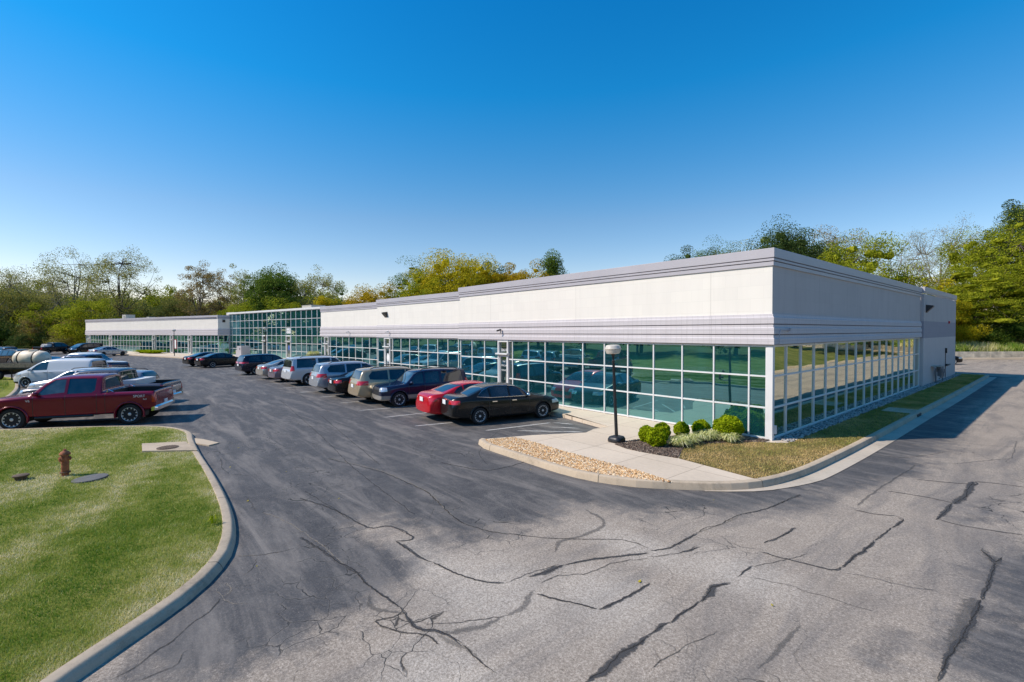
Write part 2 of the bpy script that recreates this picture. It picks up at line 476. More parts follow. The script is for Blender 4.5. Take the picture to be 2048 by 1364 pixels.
M['fascia'] = wall_paint('scored_block_lavender', (0.58, 0.54, 0.55), 0.205, 0.34, 0.80, 0.0, stain=0.12, msize=0.007)
M['coping'] = plain('coping_metal', (0.43, 0.405, 0.43), 0.45, var=0.05, scale=0.8)
M['coping_dark'] = plain('coping_joint', (0.10, 0.09, 0.11), 0.7, var=0.1)
M['band'] = wall_paint('painted_band', (0.36, 0.335, 0.365), 0.80, 0.40, 0.96, 0.5, msize=0.008)
M['tan_wall'] = wall_paint('painted_block_tan', (0.60, 0.535, 0.51), 0.80, 0.40, 0.95, 0.5, msize=0.008)
M['frame'] = plain('white_aluminium', (0.70, 0.69, 0.68), 0.4, var=0.05, scale=2)
M['roof'] = plain('roof_membrane', (0.5, 0.5, 0.5), 0.9)

def pane_mat(name, refl, base, f0=0.42):
    t = NT(name)
    g = t.n('NewGeometry')
    rnd = g.outputs['Random Per Island']
    p = t.pos()
    wav = t.noise(p, 0.55, 2, 0.4)
    nrm = t.bump(wav, 0.10, 0.055)
    blind = t.noise(t.n('Mapping', {'Vector': p, 'Scale': (1.3, 1.3, 0.25)}), 1.8, 4)
    k = t.math('ADD', t.math('MULTIPLY', rnd, 0.7), t.math('MULTIPLY', blind, 0.6))
    c = t.ramp(k, [(0.25, tuple(v*0.35 for v in base)), (0.6, base), (0.95, tuple(v*2.1 for v in base))])
    d = t.n('BsdfDiffuse', {'Color': c})
    gl = t.n('BsdfGlossy', {'Color': (*refl, 1), 'Roughness': 0.0, 'Normal': nrm})
    clear = t.n('BsdfGlossy', {'Color': (1.0, 0.98, 0.9, 1), 'Roughness': 0.0, 'Normal': nrm})
    fr = t.n('Fresnel', {'IOR': 1.6, 'Normal': nrm}).outputs[0]
    m1 = t.n('MixShader', {0: f0, 1: d.outputs[0], 2: gl.outputs[0]})
    t.surface(t.n('MixShader', {0: t.math('MULTIPLY', fr, 0.9), 1: m1.outputs[0], 2: clear.outputs[0]}))
    return t.mat
M['pane'] = pane_mat('teal_glass', (0.26, 0.64, 0.66), (0.006, 0.050, 0.064), 0.54)
M['pane_side'] = pane_mat('olive_glass', (0.95, 0.98, 0.78), (0.012, 0.045, 0.045), 0.80)
M['pane_high'] = pane_mat('smoke_glass', (0.55, 0.66, 0.62), (0.02, 0.035, 0.035), 0.42)
# ------------------------------------------------------------------ world, sun, camera
world = bpy.data.worlds.new("World"); scene.world = world; world.use_nodes = True
wt = world.node_tree; wt.nodes.clear()
SUN_DIR = Vector((-3.48, -5.58, 6.06)).normalized()          # towards the sun
sky = wt.nodes.new('ShaderNodeTexSky'); sky.sky_type = 'NISHITA'; sky.sun_disc = False
sky.sun_elevation = math.asin(SUN_DIR.z); sky.sun_rotation = math.atan2(SUN_DIR.x, SUN_DIR.y) % (2*math.pi)
sky.air_density = 1.0; sky.dust_density = 0.25; sky.ozone_density = 4.0; sky.altitude = 200
hs = wt.nodes.new('ShaderNodeHueSaturation'); hs.inputs['Saturation'].default_value = 1.28; hs.inputs['Hue'].default_value = 0.497
bg = wt.nodes.new('ShaderNodeBackground'); bg.inputs['Strength'].default_value = 0.345
wo = wt.nodes.new('ShaderNodeOutputWorld')
wt.links.new(sky.outputs[0], hs.inputs['Color']); tcn = wt.nodes.new('ShaderNodeTexCoord'); sx = wt.nodes.new('ShaderNodeSeparateXYZ'); wt.links.new(tcn.outputs['Generated'], sx.inputs[0])
rp_ = wt.nodes.new('ShaderNodeValToRGB'); cr_ = rp_.color_ramp
for p_, c_ in ((0.0, (.74, .50, .43)), (.22, (.66, .485, .43)), (.44, (.10, .52, .55)), (.60, (.05, .50, .57))):
    e_ = cr_.elements.new(p_) if p_ not in (0.0,) else cr_.elements[0]; e_.position = p_; e_.color = (*c_, 1)
cr_.elements[-1].position = 1.0; cr_.elements[-1].color = (.10, .46, .52, 1)
mx_ = wt.nodes.new('ShaderNodeMix'); mx_.data_type = 'RGBA'; mx_.blend_type = 'MULTIPLY'; mx_.inputs[0].default_value = 1.0
wt.links.new(sx.outputs[2], rp_.inputs[0]); wt.links.new(hs.outputs[0], mx_.inputs[6]); wt.links.new(rp_.outputs[0], mx_.inputs[7])
wt.links.new(mx_.outputs[2], bg.inputs[0]); wt.links.new(bg.outputs[0], wo.inputs[0])
sd = bpy.data.lights.new('sun', 'SUN'); sd.energy = 5.2; sd.angle = R(0.53); sd.color = (1.0, 0.89, 0.765)
so = bpy.data.objects.new('sun', sd); so.rotation_euler = SUN_DIR.to_track_quat('Z', 'Y').to_euler(); so.location = (-20, -40, 40); link(so)

cd = bpy.data.cameras.new('camera'); cam = bpy.data.objects.new('camera', cd); link(cam)
r_ = Vector((0.64536598, 0.76386638, -0.00330086)); u_ = Vector((-0.01358708, 0.01579959, 0.99978286)); f_ = Vector((-0.76375267, 0.645181, -0.02057523))
mw = Matrix(((r_.x, u_.x, -f_.x, 6.0115), (r_.y, u_.y, -f_.y, -15.5396), (r_.z, u_.z, -f_.z, 3.4), (0, 0, 0, 1)))
cam.matrix_world = mw
cd.sensor_width = 36; cd.sensor_fit = 'HORIZONTAL'; cd.lens = 951.654/2048*36
cd.clip_start = 0.1; cd.clip_end = 3000
scene.camera = cam
scene.view_settings.view_transform = 'Standard'; scene.view_settings.look = 'None'; scene.view_settings.exposure = 0; scene.view_settings.gamma = 1
scene.render.engine = 'CYCLES'
scene.cycles.max_bounces = 8; scene.cycles.transparent_max_bounces = 12
try: scene.cycles.use_denoising = True
except Exception: pass
CAM = np.array([6.0115, -15.5396, 3.4])

# ------------------------------------------------------------------ ground sheets
ISLAND_OUT = [(-6.10, -6.61), (-6.0, -6.76), (-5.48, -6.94), (-4.06, -7.0), (-3.2, -7.03), (-2.28, -7.04), (-1.7, -6.99), (-1.15, -6.86), (-0.37, -6.49),
              (0.19, -6.03), (0.87, -5.40), (1.35, -4.72), (1.62, -3.93), (1.80, -2.7), (1.88, -0.66), (1.92, 2.6), (1.92, 9.97), (1.95, 18.0), (1.9, 34.6)]
LAWN_OUT = [(1.25, -46), (1.25, -21), (1.0, -18.4), (0.35, -16.7), (-0.47, -15.85), (-1.41, -14.83), (-2.16, -14.30), (-3.03, -13.98), (-4.65, -13.74), (-7.25, -13.62), (-10.01, -13.58),
            (-12.2, -13.5), (-13.6, -13.42), (-14.9, -13.75), (-16.0, -14.5), (-17.5, -16.5), (-18.6, -18.4), (-19.6, -19.5), (-22, -19.75), (-32.6, -19.7), (-39.5, -20.2), (-46.6, -21.2), (-51, -24), (-56, -32), (-60, -46)]
WALK_EDGE = [(-129, -30.5), (-118, -24.5), (-104, -18.8), (-87.73, -13.24), (-74.25, -8.95), (-68.05, -7.2), (-62, -5.5), (-56, -3.8), (-45, -2.2), (-35, -1.7), (-20, -1.55), (-7.37, -1.44),
             (-4.67, -2.03), (-4.73, -2.78), (-4.52, -3.41), (-5.39, -5.0)]
DARK = [(-0.47, -15.85), (0.41, -14.82), (0.38, -14.26), (0.55, -13.78), (0.27, -13.39), (0.19, -12.9), (0.03, -12.53), (-0.45, -12.12), (-1.42, -12.07), (-2.14, -11.97), (-2.27, -11.77),
        (-1.68, -11.66), (-1.33, -11.36), (-0.6, -11.11), (-0.55, -10.29), (-0.33, -9.52), (-0.34, -8.25), (0.28, -7.78), (0.88, -7.48), (1.41, -6.94), (1.82, -6.16), (2.12, -5.52), (2.54, -5.15),
        (2.76, -4.13), (2.93, -2.71), (3.19, -1.29), (3.47, 1.02), (3.57, 4.12), (3.39, 6.06), (2.7, 36), (0, 36), (0, 0), (-17, 1), (-43, 3), (-76, -2), (-125, -20), (-125, -30), (-60, -30), (-20, -20)]
DARK2 = [(4.29, -2.78), (4.72, -1.14), (5.3, 0.31), (5.47, -3.26), (4.97, -3.85), (4.53, -4.03)]
DARK3 = [(5.25, -9.14), (4.99, -8.71), (4.92, -7.29), (5.13, -5.6), (5.5, -3.85), (6.83, -2.86), (7.5, -7.62), (7.0, -12)]
DARK4 = [(4.5, -9.53), (4.42, -8.83), (4.68, -8.23), (4.93, -8.64), (4.86, -9.6)]

def far_ground():
    g = Geo()
    g.face([(-900, -700, GZ-0.06), (700, -700, GZ-0.06), (700, 900, GZ-0.06), (-900, 900, GZ-0.06)])
    o = g.build('ground', M['rough_grass']); tag(o, kind='structure')
far_ground()

def road():
    xs = np.concatenate([np.arange(-140, -50, 2.0), np.arange(-50, -12, 0.45), np.arange(-12, 7.2, 0.22), np.array([8, 9, 10, 11.2])])
    ys = np.concatenate([np.arange(-46, -20, 2.0), np.arange(-20, 8, 0.22), np.arange(8, 78, 1.6)])
    X, Y = np.meshgrid(xs, ys, indexing='ij')
    def sdf(poly):
        d = dist_to(X, Y, poly); i = inside(X, Y, poly)
        return np.where(i, d, -d)
    s = np.clip(0.5 + sdf(DARK)/2.4, -.2, 1.05)
    for P, amp, w in ((DARK2, 0.55, 1.0), (DARK3, 0.72, 1.2), (DARK4, 0.7, 0.7)):
        s = np.maximum(s, amp*np.clip(0.5 + sdf(P)/w, 0, 1))
    # paler bands: old wheel track along the drive and the strip beside the lawn kerb
    track = [(-2.3, -11.9), (-6.5, -10.2), (-11, -9.8), (-20, -9.7), (-40, -10), (-70, -12)]
    s -= 0.16*np.exp(-(dist_to(X, Y, track, False)/0.9)**2)
    s -= 0.42*np.exp(-((dist_to(X, Y, LAWN_OUT, False))/0.22)**2)
    s -= 0.25*np.exp(-(np.hypot(X + 13.5, (Y + 11.9)*1.4)/2.2)**2)
    s -= 0.22*np.exp(-(np.hypot((X + 16.5)*0.6, (Y + 13.0)*1.2)/1.8)**2)
    # darker stalls along the building where the sealer is fresh
    s += 0.22*np.exp(-((Y + 3.8)/1.6)**2)*(X < -6.5)
    me = bpy.data.meshes.new('road')
    nx, ny = X.shape
    V = np.stack([X, Y, np.full_like(X, GZ)], -1).reshape(-1, 3)
    idx = np.arange(nx*ny).reshape(nx, ny)
    F = np.stack([idx[:-1, :-1], idx[1:, :-1], idx[1:, 1:], idx[:-1, 1:]], -1).reshape(-1, 4)
    me.from_pydata(V.tolist(), [], F.tolist())
    at = me.attributes.new('seal', 'FLOAT', 'POINT'); at.data.foreach_set('value', s.ravel().astype(np.float32))
    td = np.zeros_like(X)
    for cx, cy, rx, ry, rot in ((0.9, -12.9, 1.0, .55, 2.3), (-0.4, -13.3, 1.3, .55, 2.5), (-2.2, -12.6, 1.2, .6, 2.5), (-2.5, -10.2, 1.4, .45, 2.6), (2.3, -8.0, .8, .5, 1.0), (1.2, -6.9, .8, .5, 1.2),
                                (-0.6, -10.5, 1.0, .7, 2.3), (-9, -11.4, 3.5, 1.1, 3.0), (-6, -8.2, 2.4, 1.0, 2.9), (-5, -12, 2, .8, 2.7)):
        u = (X - cx)*math.cos(rot) + (Y - cy)*math.sin(rot); v = -(X - cx)*math.sin(rot) + (Y - cy)*math.cos(rot)
        td = np.maximum(td, np.exp(-(u/rx)**2 - (v/ry)**2))
    bl = np.zeros_like(X)
    for cx, cy, rx, ry in ((0.9, -11.6, 1.5, 1.0), (-0.3, -11.9, 1.0, .5), (2.0, -10.6, 1.0, .8), (1.5, -9.0, 1.2, .5), (2.9, -8.6, 1.0, .7), (-2.0, -9.3, 1.0, .5), (1.9, -13.0, .9, .7)):
        bl = np.maximum(bl, np.exp(-((X - cx)/rx)**2 - ((Y - cy)/ry)**2))
    at = me.attributes.new('bleach', 'FLOAT', 'POINT'); at.data.foreach_set('value', bl.ravel().astype(np.float32))
    at = me.attributes.new('tired', 'FLOAT', 'POINT'); at.data.foreach_set('value', td.ravel().astype(np.float32))
    me.materials.append(M['asphalt'])
    o = link(bpy.data.objects.new('road', me)); tag(o, kind='structure')
    return o
ROAD = road()

CR=[(2,0.1,[(-7.51, -10.92), (-5.49, -10.35), (-3.93, -10.24), (-3.04, -10.27), (-1.6, -10.59)]),
(1,0.05,[(-7.41, -10.95), (-5.3, -10.39), (-3.78, -10.27), (-2.97, -10.29), (-1.6, -10.59), (-1.02, -10.57), (-0.52, -10.41), (0.13, -9.95), (0.6, -9.53), (1.15, -8.95), (1.58, -8.89)]),
(0,0.05,[(-4.58, -12.51), (-3.81, -12.27), (-2.92, -12.12), (-2.15, -12.01), (-2.01, -11.72), (-1.27, -11.63), (-1.36, -11.9)]),
(0,0.09,[(-1.36, -11.9), (-0.57, -11.88), (-0.3, -11.81)]),
(0,0.05,[(-0.3, -11.81), (0.2, -11.73), (0.63, -11.58), (0.89, -11.36)]),
(1,0.03,[(0.89, -11.36), (0.9, -11.12), (0.92, -10.85), (1.01, -10.4)]),
(0,0.17,[(0.98, -10.98), (1.03, -10.7), (1.07, -10.34)]),
(0,0.08,[(1.07, -10.34), (1.26, -9.84), (1.69, -9.04)]),
(1,0.03,[(1.21, -10.98), (1.24, -10.64), (1.45, -10.23), (1.52, -9.72), (1.77, -9.16)]),
(0,0.06,[(-2.57, -13.09), (-1.93, -12.99), (-1.37, -12.92), (-0.85, -12.83), (-0.25, -12.84), (0.08, -12.8), (0.46, -12.75)]),
(0,0.09,[(0.46, -12.75), (0.63, -12.75), (0.96, -12.81), (1.19, -12.65), (1.41, -12.58), (1.6, -12.56)]),
(1,0.04,[(1.6, -12.56), (1.87, -12.55), (2.04, -12.55), (2.2, -12.55)]),
(2,0.2,[(1.22, -12.67), (1.64, -12.58), (1.89, -12.56)]),
(3,0.16,[(-0.1, -12.88), (0.18, -13.02), (0.34, -13.0), (0.6, -12.77)]),
(1,0.05,[(0.63, -12.75), (0.57, -12.96), (0.55, -13.13), (0.94, -12.97), (1.17, -12.78), (1.42, -12.74)]),
(0,0.16,[(2.86, -10.77), (2.87, -11.0), (2.85, -11.31), (2.88, -11.51), (2.9, -11.69), (2.87, -11.94)]),
(0,0.15,[(2.86, -10.78), (2.86, -10.56), (2.89, -10.41)]),
(0,0.05,[(2.89, -10.41), (2.89, -10.07), (2.9, -9.71)]),
(0,0.16,[(2.9, -9.71), (2.87, -9.41), (2.83, -9.24), (2.94, -8.95)]),
(0,0.05,[(1.38, -11.21), (1.7, -11.05), (2.14, -10.86)]),
(0,0.07,[(2.14, -10.86), (2.19, -10.67), (2.21, -10.45), (2.21, -9.82)]),
(3,0.16,[(-0.22, -8.4), (0.21, -8.48), (0.46, -8.65), (0.57, -9.02), (0.52, -9.54), (0.48, -9.86), (0.67, -10.16)]),
(3,0.22,[(1.3, -11.17), (1.4, -11.4), (1.48, -11.56), (1.48, -11.87)]),
(1,0.03,[(1.48, -11.87), (1.27, -12.28), (0.98, -12.68)]),
(3,0.2,[(1.48, -11.87), (1.48, -12.15), (1.35, -12.47), (1.19, -12.65)]),
(0,0.07,[(1.65, -8.96), (1.79, -8.65), (1.8, -8.22), (1.79, -7.78)]),
(1,0.04,[(1.79, -7.78), (1.78, -7.43), (1.85, -7.23), (1.88, -6.8), (1.92, -6.28)]),
(2,0.12,[(1.82, -8.71), (1.81, -7.81), (1.86, -7.27), (1.94, -6.33)]),
(0,0.05,[(1.92, -6.28), (2.09, -5.71), (2.17, -4.99), (2.25, -4.22)]),
(1,0.03,[(1.77, -9.15), (1.99, -8.66), (2.06, -8.22)]),
(0,0.12,[(1.99, -8.66), (2.05, -8.45), (2.08, -8.23)]),
(0,0.05,[(2.82, -7.65), (3.08, -7.63), (3.32, -7.57), (3.73, -7.45), (3.82, -7.26)]),
(0,0.09,[(3.82, -7.26), (3.83, -6.75), (3.88, -6.26), (3.89, -5.78)]),
(0,0.04,[(3.89, -5.78), (3.94, -4.91)]),
(0,0.09,[(3.94, -4.91), (4.0, -4.34), (3.85, -4.17)]),
(0,0.04,[(3.85, -4.17), (3.55, -4.37), (3.23, -4.39)]),
(0,0.06,[(2.71, -7.28), (2.79, -6.84), (2.83, -6.21)]),
(1,0.12,[(2.82, -6.64), (2.83, -6.45)]),
(3,0.06,[(3.86, -7.42), (4.18, -7.28), (4.58, -7.19), (4.86, -7.01)]),
(0,0.09,[(2.94, -8.7), (2.92, -8.47), (2.94, -8.22)]),
(1,0.03,[(2.95, -8.23), (3.13, -7.75), (3.23, -7.45), (3.32, -7.16)]),
(1,0.02,[(3.0, -8.59), (3.51, -8.38), (3.66, -8.41), (3.94, -8.33), (4.22, -8.3), (4.47, -8.24)]),
(0,0.12,[(4.39, -3.85), (4.42, -3.3), (4.45, -2.5)]),
(0,0.2,[(4.45, -2.5), (4.54, -1.74), (4.53, -1.03), (4.53, -0.24)]),
(0,0.04,[(4.41, -3.79), (4.77, -3.83), (5.49, -3.58)]),
(0,0.05,[(3.38, -2.55), (4.04, -2.41), (4.45, -2.47)]),
(0,0.05,[(3.63, -1.02), (4.53, -0.54), (4.55, -0.2)]),
(0,0.05,[(4.55, -0.2), (4.9, -0.01), (5.36, 0.09)]),
(3,0.1,[(3.22, -4.09), (3.24, -2.34), (3.33, -0.51), (3.37, 0.53)]),
(3,0.07,[(3.98, 1.37), (4.54, 2.56), (4.94, 3.31)]),
(3,0.06,[(4.94, 3.31), (4.86, 6.39)]),
(3,0.3,[(5.09, -4.8), (5.22, -5.13), (5.28, -5.5)]),
(0,0.1,[(5.08, -4.91), (5.18, -5.09), (5.28, -5.29), (5.32, -5.01)]),
(0,0.08,[(5.28, -5.33), (5.27, -6.23), (5.26, -6.88)]),
(3,0.4,[(5.21, -6.88), (5.2, -7.74), (5.16, -8.4), (5.14, -8.57)]),
(0,0.08,[(5.26, -6.88), (5.25, -7.68), (5.19, -8.37), (5.17, -8.93), (5.17, -9.23)]),
(3,0.11,[(3.92, -10.42), (3.93, -9.99), (3.94, -9.59), (3.95, -9.26)]),
(1,0.02,[(3.18, -11.27), (3.22, -10.87), (3.25, -10.65), (3.29, -10.4), (3.35, -10.13)]),
(1,0.02,[(3.21, -10.9), (3.35, -10.9)]),
(1,0.03,[(-0.27, -15.61), (-0.4, -15.36), (-0.56, -15.17), (-0.62, -15.04), (-0.87, -14.83), (-1.01, -14.63), (-1.27, -14.47)]),
(2,0.06,[(-1.63, -14.46), (-1.66, -14.34), (-1.38, -14.32), (-1.32, -14.46)]),
(2,0.05,[(-1.58, -14.47), (-1.32, -14.46), (-1.08, -14.39), (-0.91, -14.22)]),
(1,0.02,[(-2.47, -14.07), (-2.31, -13.81), (-2.2, -13.53), (-2.16, -13.28)]),
(2,0.04,[(-2.5, -14.07), (-2.33, -13.81), (-2.21, -13.52)]),
(1,0.02,[(-0.09, -15.41), (-0.09, -15.09), (-0.3, -14.97), (-0.32, -14.89)]),
(1,0.02,[(-2.2, -13.83), (-1.92, -13.97), (-1.74, -14.11)]),
(2,0.09,[(-4.24, -13.3), (-3.73, -13.14), (-2.57, -12.97), (-1.65, -12.89), (-0.96, -12.85)]),
(3,0.08,[(-5.51, -13.35), (-4.85, -13.37), (-4.4, -13.4)]),
(3,0.07,[(-9.4, -13.22), (-8.28, -13.35), (-7.6, -13.33)]),
(1,0.02,[(-9.49, -13.62), (-9.85, -13.1), (-9.97, -12.38)]),
(1,0.02,[(-7.39, -13.57), (-7.48, -13.31), (-7.08, -12.96)]),
(1,0.015,[(-5.19, -13.34), (-5.01, -12.86), (-4.99, -12.27)]),
(1,0.025,[(-4.99, -12.27), (-3.85, -12.2), (-2.75, -12.14)]),
(1,0.03,[(-43.02, -4.9), (-22.02, -7.45), (-15.05, -8.22)]),
(1,0.03,[(-20.66, -8.83), (-10.67, -10.09), (-6.38, -10.72), (-3.75, -10.97), (-2.16, -11.1)]),
(1,0.03,[(-14.7, -8.76), (-9.25, -9.6), (-5.85, -10.12)]),
(1,0.02,[(-7.25, -4.91), (-5.4, -7.16), (-3.99, -7.96)]),
(0,0.05,[(-5.02, -8.78), (-3.75, -8.38), (-3.5, -7.75), (-3.61, -6.78)]),
(1,0.03,[(3.46, 5.02), (4.17, 4.81), (5.06, 5.36)]),
(1,0.04,[(1.77, 1.1), (2.92, 1.16), (3.63, 2.81)])]

def ribbon(g, pts, w, z, m=0, jit=0.5, step=0.12):
    if w < .07: step = .05
    P = resample(pts, step)
    n = len(P); h1 = random.uniform(0, 99)
    L, Rr = [], []
    for i in range(n):
        a = np.array(P[max(i-1, 0)]); b = np.array(P[min(i+1, n-1)])
        t = b - a; t = t/(np.linalg.norm(t) + 1e-9); nr = np.array([t[1], -t[0]])
        k = mnoise.noise(Vector((i*step*3.1, h1, 0))); k2 = mnoise.noise(Vector((i*step*2.0, h1 + 50, 0)))
        k3 = mnoise.noise(Vector((i*step*7.0, h1 + 90, 0)))
        end = min(1.0, min(i, n-1-i)/2.5 + 0.15)
        hw = w*0.5*(1 + 0.55*k)*end*1.35
        k4 = mnoise.noise(Vector((i*step*17.0, h1 + 130, 0)))
        c = np.array(P[i]) + nr*(k2*0.05*jit + k3*0.05*jit + k4*0.035*jit)
        L.append(c - nr*hw); Rr.append(c + nr*hw)
    for i in range(n-1):
        g.face([(*L[i], z), (*Rr[i], z), (*Rr[i+1], z), (*L[i+1], z)], m, uv=[(-1, i), (1, i), (1, i+1), (-1, i+1)])

def road_marks():
    g = Geo()
    order = {2: 0, 3: 1, 0: 2, 1: 3}
    for k, w, pts in sorted(CR, key=lambda c: order[c[0]]):
        ribbon(g, pts, w*(0.95 if k == 0 else 0.8), GZ + 0.003 + 0.0009*order[k] + 0.00004*(len(g.f) % 17), k)
    for k, w, pts in CR:
        if k == 0: ribbon(g, pts, .024, GZ + 0.0067 + 0.00004*(len(g.f) % 17), 1)
    # stall lines, worn nearly away
    for x0, y0, x1, y1, w in ((-12.35, -6.98, -12.05, -4.2, .10), (-14.66, -7.06, -14.2, -4.4, .10), (-9.9, -6.9, -9.5, -5.4, .10), (-17.5, -6.9, -17.2, -4.6, .1), (-20.3, -7.0, -20.1, -5.0, .1),
                              (-23.2, -7.2, -23.1, -5.2, .1), (-26.2, -7.4, -26.1, -5.4, .1), (-29.3, -7.7, -29.3, -5.7, .1), (-33, -8.0, -33.1, -5.9, .1), (-36.5, -8.4, -36.7, -6.3, .1), (-40.5, -8.9, -40.9, -6.6, .1)):
        ribbon(g, [(x0, y0), ((x0+x1)/2, (y0+y1)/2), (x1, y1)], w, GZ + 0.0084, 4, jit=0.1)
    # hatched no-parking lines beside the walk
    for x0, y0, x1, y1 in ((-6.75, -4.55, -5.05, -2.95), (-6.5, -3.25, -5.55, -2.55), (-6.15, -5.35, -5.2, -4.0), (-7.5, -5.4, -7.0, -2.6), (-7.0, -2.5, -6.2, -2.2)):
        ribbon(g, [(x0, y0), ((x0+x1)/2, (y0+y1)/2), (x1, y1)], 0.10, GZ + 0.0084, 4, jit=0.05)
    o = g.build('road_marking', [M['tar'], M['crack'], M['tan'], M['skid'], M['line_paint']])
    tag(o, kind='structure')
road_marks()

# kerbs
KERB = [(-0.17, -0.05), (-0.17, 0.012), (-0.155, 0.022), (-0.04, 0.02), (-0.012, 0.008), (0.0, -0.02), (0.025, GZ-0.02)]
def kerb(path, name='kerb', prof=KERB, step=0.35, smooth=True, z0=0.0):
    P = resample(path, step) if smooth else path
    g = Geo(); sweep(g, prof, P, z0=z0)
    # joints every few metres
    o = g.build(name, M['kerb'], angle=35)
    return tag(o, kind='structure'), P
ROLLED = [(-0.215, -0.05), (-0.215, 0.010), (-0.205, 0.018), (-0.095, 0.012), (-0.07, 0.0), (-0.04, -0.035), (-0.02, -0.075), (0.0, -0.13)]
LZ = -0.03          # the lawn and its kerb sit lower, the drive having been overlaid
lawn_kerb, LK = kerb(LAWN_OUT, z0=LZ, prof=ROLLED)   # travelling so that the road lies on the right
# right side of travel must face the road: lawn path runs from far left to the near end
isl_kerb, IK = kerb(ISLAND_OUT)
walk_kerb, WK = kerb(WALK_EDGE[:12], prof=[(-0.16, -0.05), (-0.16, 0.006), (-0.03, 0.004), (0.0, -0.015), (0.02, GZ-0.02)])

def joints():
    g = Geo()
    for P, st, zz, KP in ((LK, 8, LZ, ROLLED), (IK, 9, 0.0, KERB)):
        for i in range(3, len(P)-1, st):
            a = np.array(P[i]); t = np.array(P[i+1]) - a; t /= np.linalg.norm(t); n = np.array([t[1], -t[0]])
            for (o0, z0), (o1, z1) in zip(KP[1:-1], KP[2:]):
                q = [a + n*o0 - t*0.006, a + n*o1 - t*0.006, a + n*o1 + t*0.006, a + n*o0 + t*0.006]
                e = 0.0025
                g.face([(*(q[0] + n*e), z0 + e + zz), (*(q[1] + n*e), z1 + e + zz), (*(q[2] + n*e), z1 + e + zz), (*(q[3] + n*e), z0 + e + zz)])
    o = g.build('kerb_joint', M['crack_flat']); tag(o, kind='structure')
M['crack_flat'] = plain('joint_dirt', (0.09, 0.075, 0.06), 0.95)
joints()

def gutter():
    P = resample([(0.75, -5.55), (1.35, -4.72), (1.62, -3.93), (1.80, -2.7), (1.88, -0.66), (1.92, 2.6), (1.92, 9.97), (1.95, 18.0), (1.9, 34.6)], 0.35)
    g = Geo()
    n = len(P)
    off_in = offset_path(P, 0.02); off_out = offset_path(P, 0.42)
    for i in range(n-1):
        k0 = min(1, i/7.0); k1 = min(1, (i+1)/7.0)
        a = np.array(off_in[i]); b = np.array(off_in[i+1]); c = np.array(off_out[i+1]); d = np.array(off_out[i])
        d = a + (d - a)*(0.15 + 0.85*k0); c = b + (c - b)*(0.15 + 0.85*k1)
        g.face([(*a, GZ + 0.006), (*d, GZ + 0.012), (*c, GZ + 0.012), (*b, GZ + 0.006)])
    o = g.build('gutter', M['gutter']); tag(o, kind='structure')
gutter()

# pavement slab under everything the kerb encloses, in front of and beside the building
def pavement():
    g = Geo()
    inner = offset_path(IK, -0.16)
    poly = [tuple(p) for p in WALK_EDGE[:12]]
    poly = [tuple(p) for p in offset_path(WK, -0.15)]
    poly += [(-4.67, -2.03), (-4.73, -2.78), (-4.52, -3.41), (-5.39, -5.0), (-5.98, -6.5)]
    poly += [tuple(p) for p in inner[1:]]
    poly += [(-10, 34.6), (-10, 8), (-45, 8), (-80, 2), (-130, -16)]
    flat(g, poly, 0.0)
    # the open edge of the notch
    e = [(-7.37, -1.44), (-4.67, -2.03), (-4.73, -2.78), (-4.52, -3.41), (-5.39, -5.0), (-6.1, -6.61)]
    for a, b in zip(e[:-1], e[1:]): g.face([(*a, GZ-0.02), (*b, GZ-0.02), (*b, 0.0), (*a, 0.0)])
    o = g.build('pavement', M['sidewalk']); tag(o, kind='structure')
pavement()

RLAWN = [(-0.75, -4.03), (-0.95, -3.6), (-1.24, -2.96), (-1.25, -2.4), (-1.11, -1.94), (-0.6, -1.2), (-0.02, -0.40), (0.15, -0.3), (0.45, 0.0), (0.5, 33.4), (-0.4, 33.6), (-0.4, 34.3)] + \
        [tuple(p) for p in offset_path(IK, -0.165)][::-1]
RLAWN = [q for q in RLAWN if not (q[1] < -4.55)]
def right_lawn():
    g = Geo(); flat(g, RLAWN, 0.008)
    o = g.build('side_lawn', M['dry_soil']); tag(o, kind='structure')
right_lawn()

LAWN_IN = [tuple(p) for p in offset_path(LK, -0.205)]
def left_lawn():
    g = Geo()
    flat(g, LAWN_IN, LZ)
    o = g.build('lawn', M['lawn_soil']); tag(o, kind='structure')
left_lawn()

def bank():
    """grass bank on the far side of the service road (seen in the end windows)"""
    g = Geo()
    prof = [(10.6, GZ-0.02), (10.6, 0.0), (10.8, 0.0), (14, 0.35), (20, 1.4), (32, 3.4), (60, 6), (120, 9)]
    ys = [-60, -20, 0, 20, 40, 56]
    g.grid([[(x, y, z + (0.3*math.sin(y*0.13 + x*0.2) if x > 12 else 0)) for x, z in prof][::-1] for y in ys])
    o = g.build('grass_bank', M['rough_grass'], smooth=True); tag(o, kind='structure')
    g = Geo()
    g.grid([[(x, -60, z) for x, z in ((10.45, GZ-.02), (10.47, 0.01), (10.62, 0.015))], [(x, 56, z) for x, z in ((10.45, GZ-.02), (10.47, 0.01), (10.62, 0.015))]])
    tag(g.build('kerb', M['kerb']), kind='structure')
bank()
WALL0 = np.array([-7.65, 57.37]); WALL1 = np.array([7.95, 75.83])
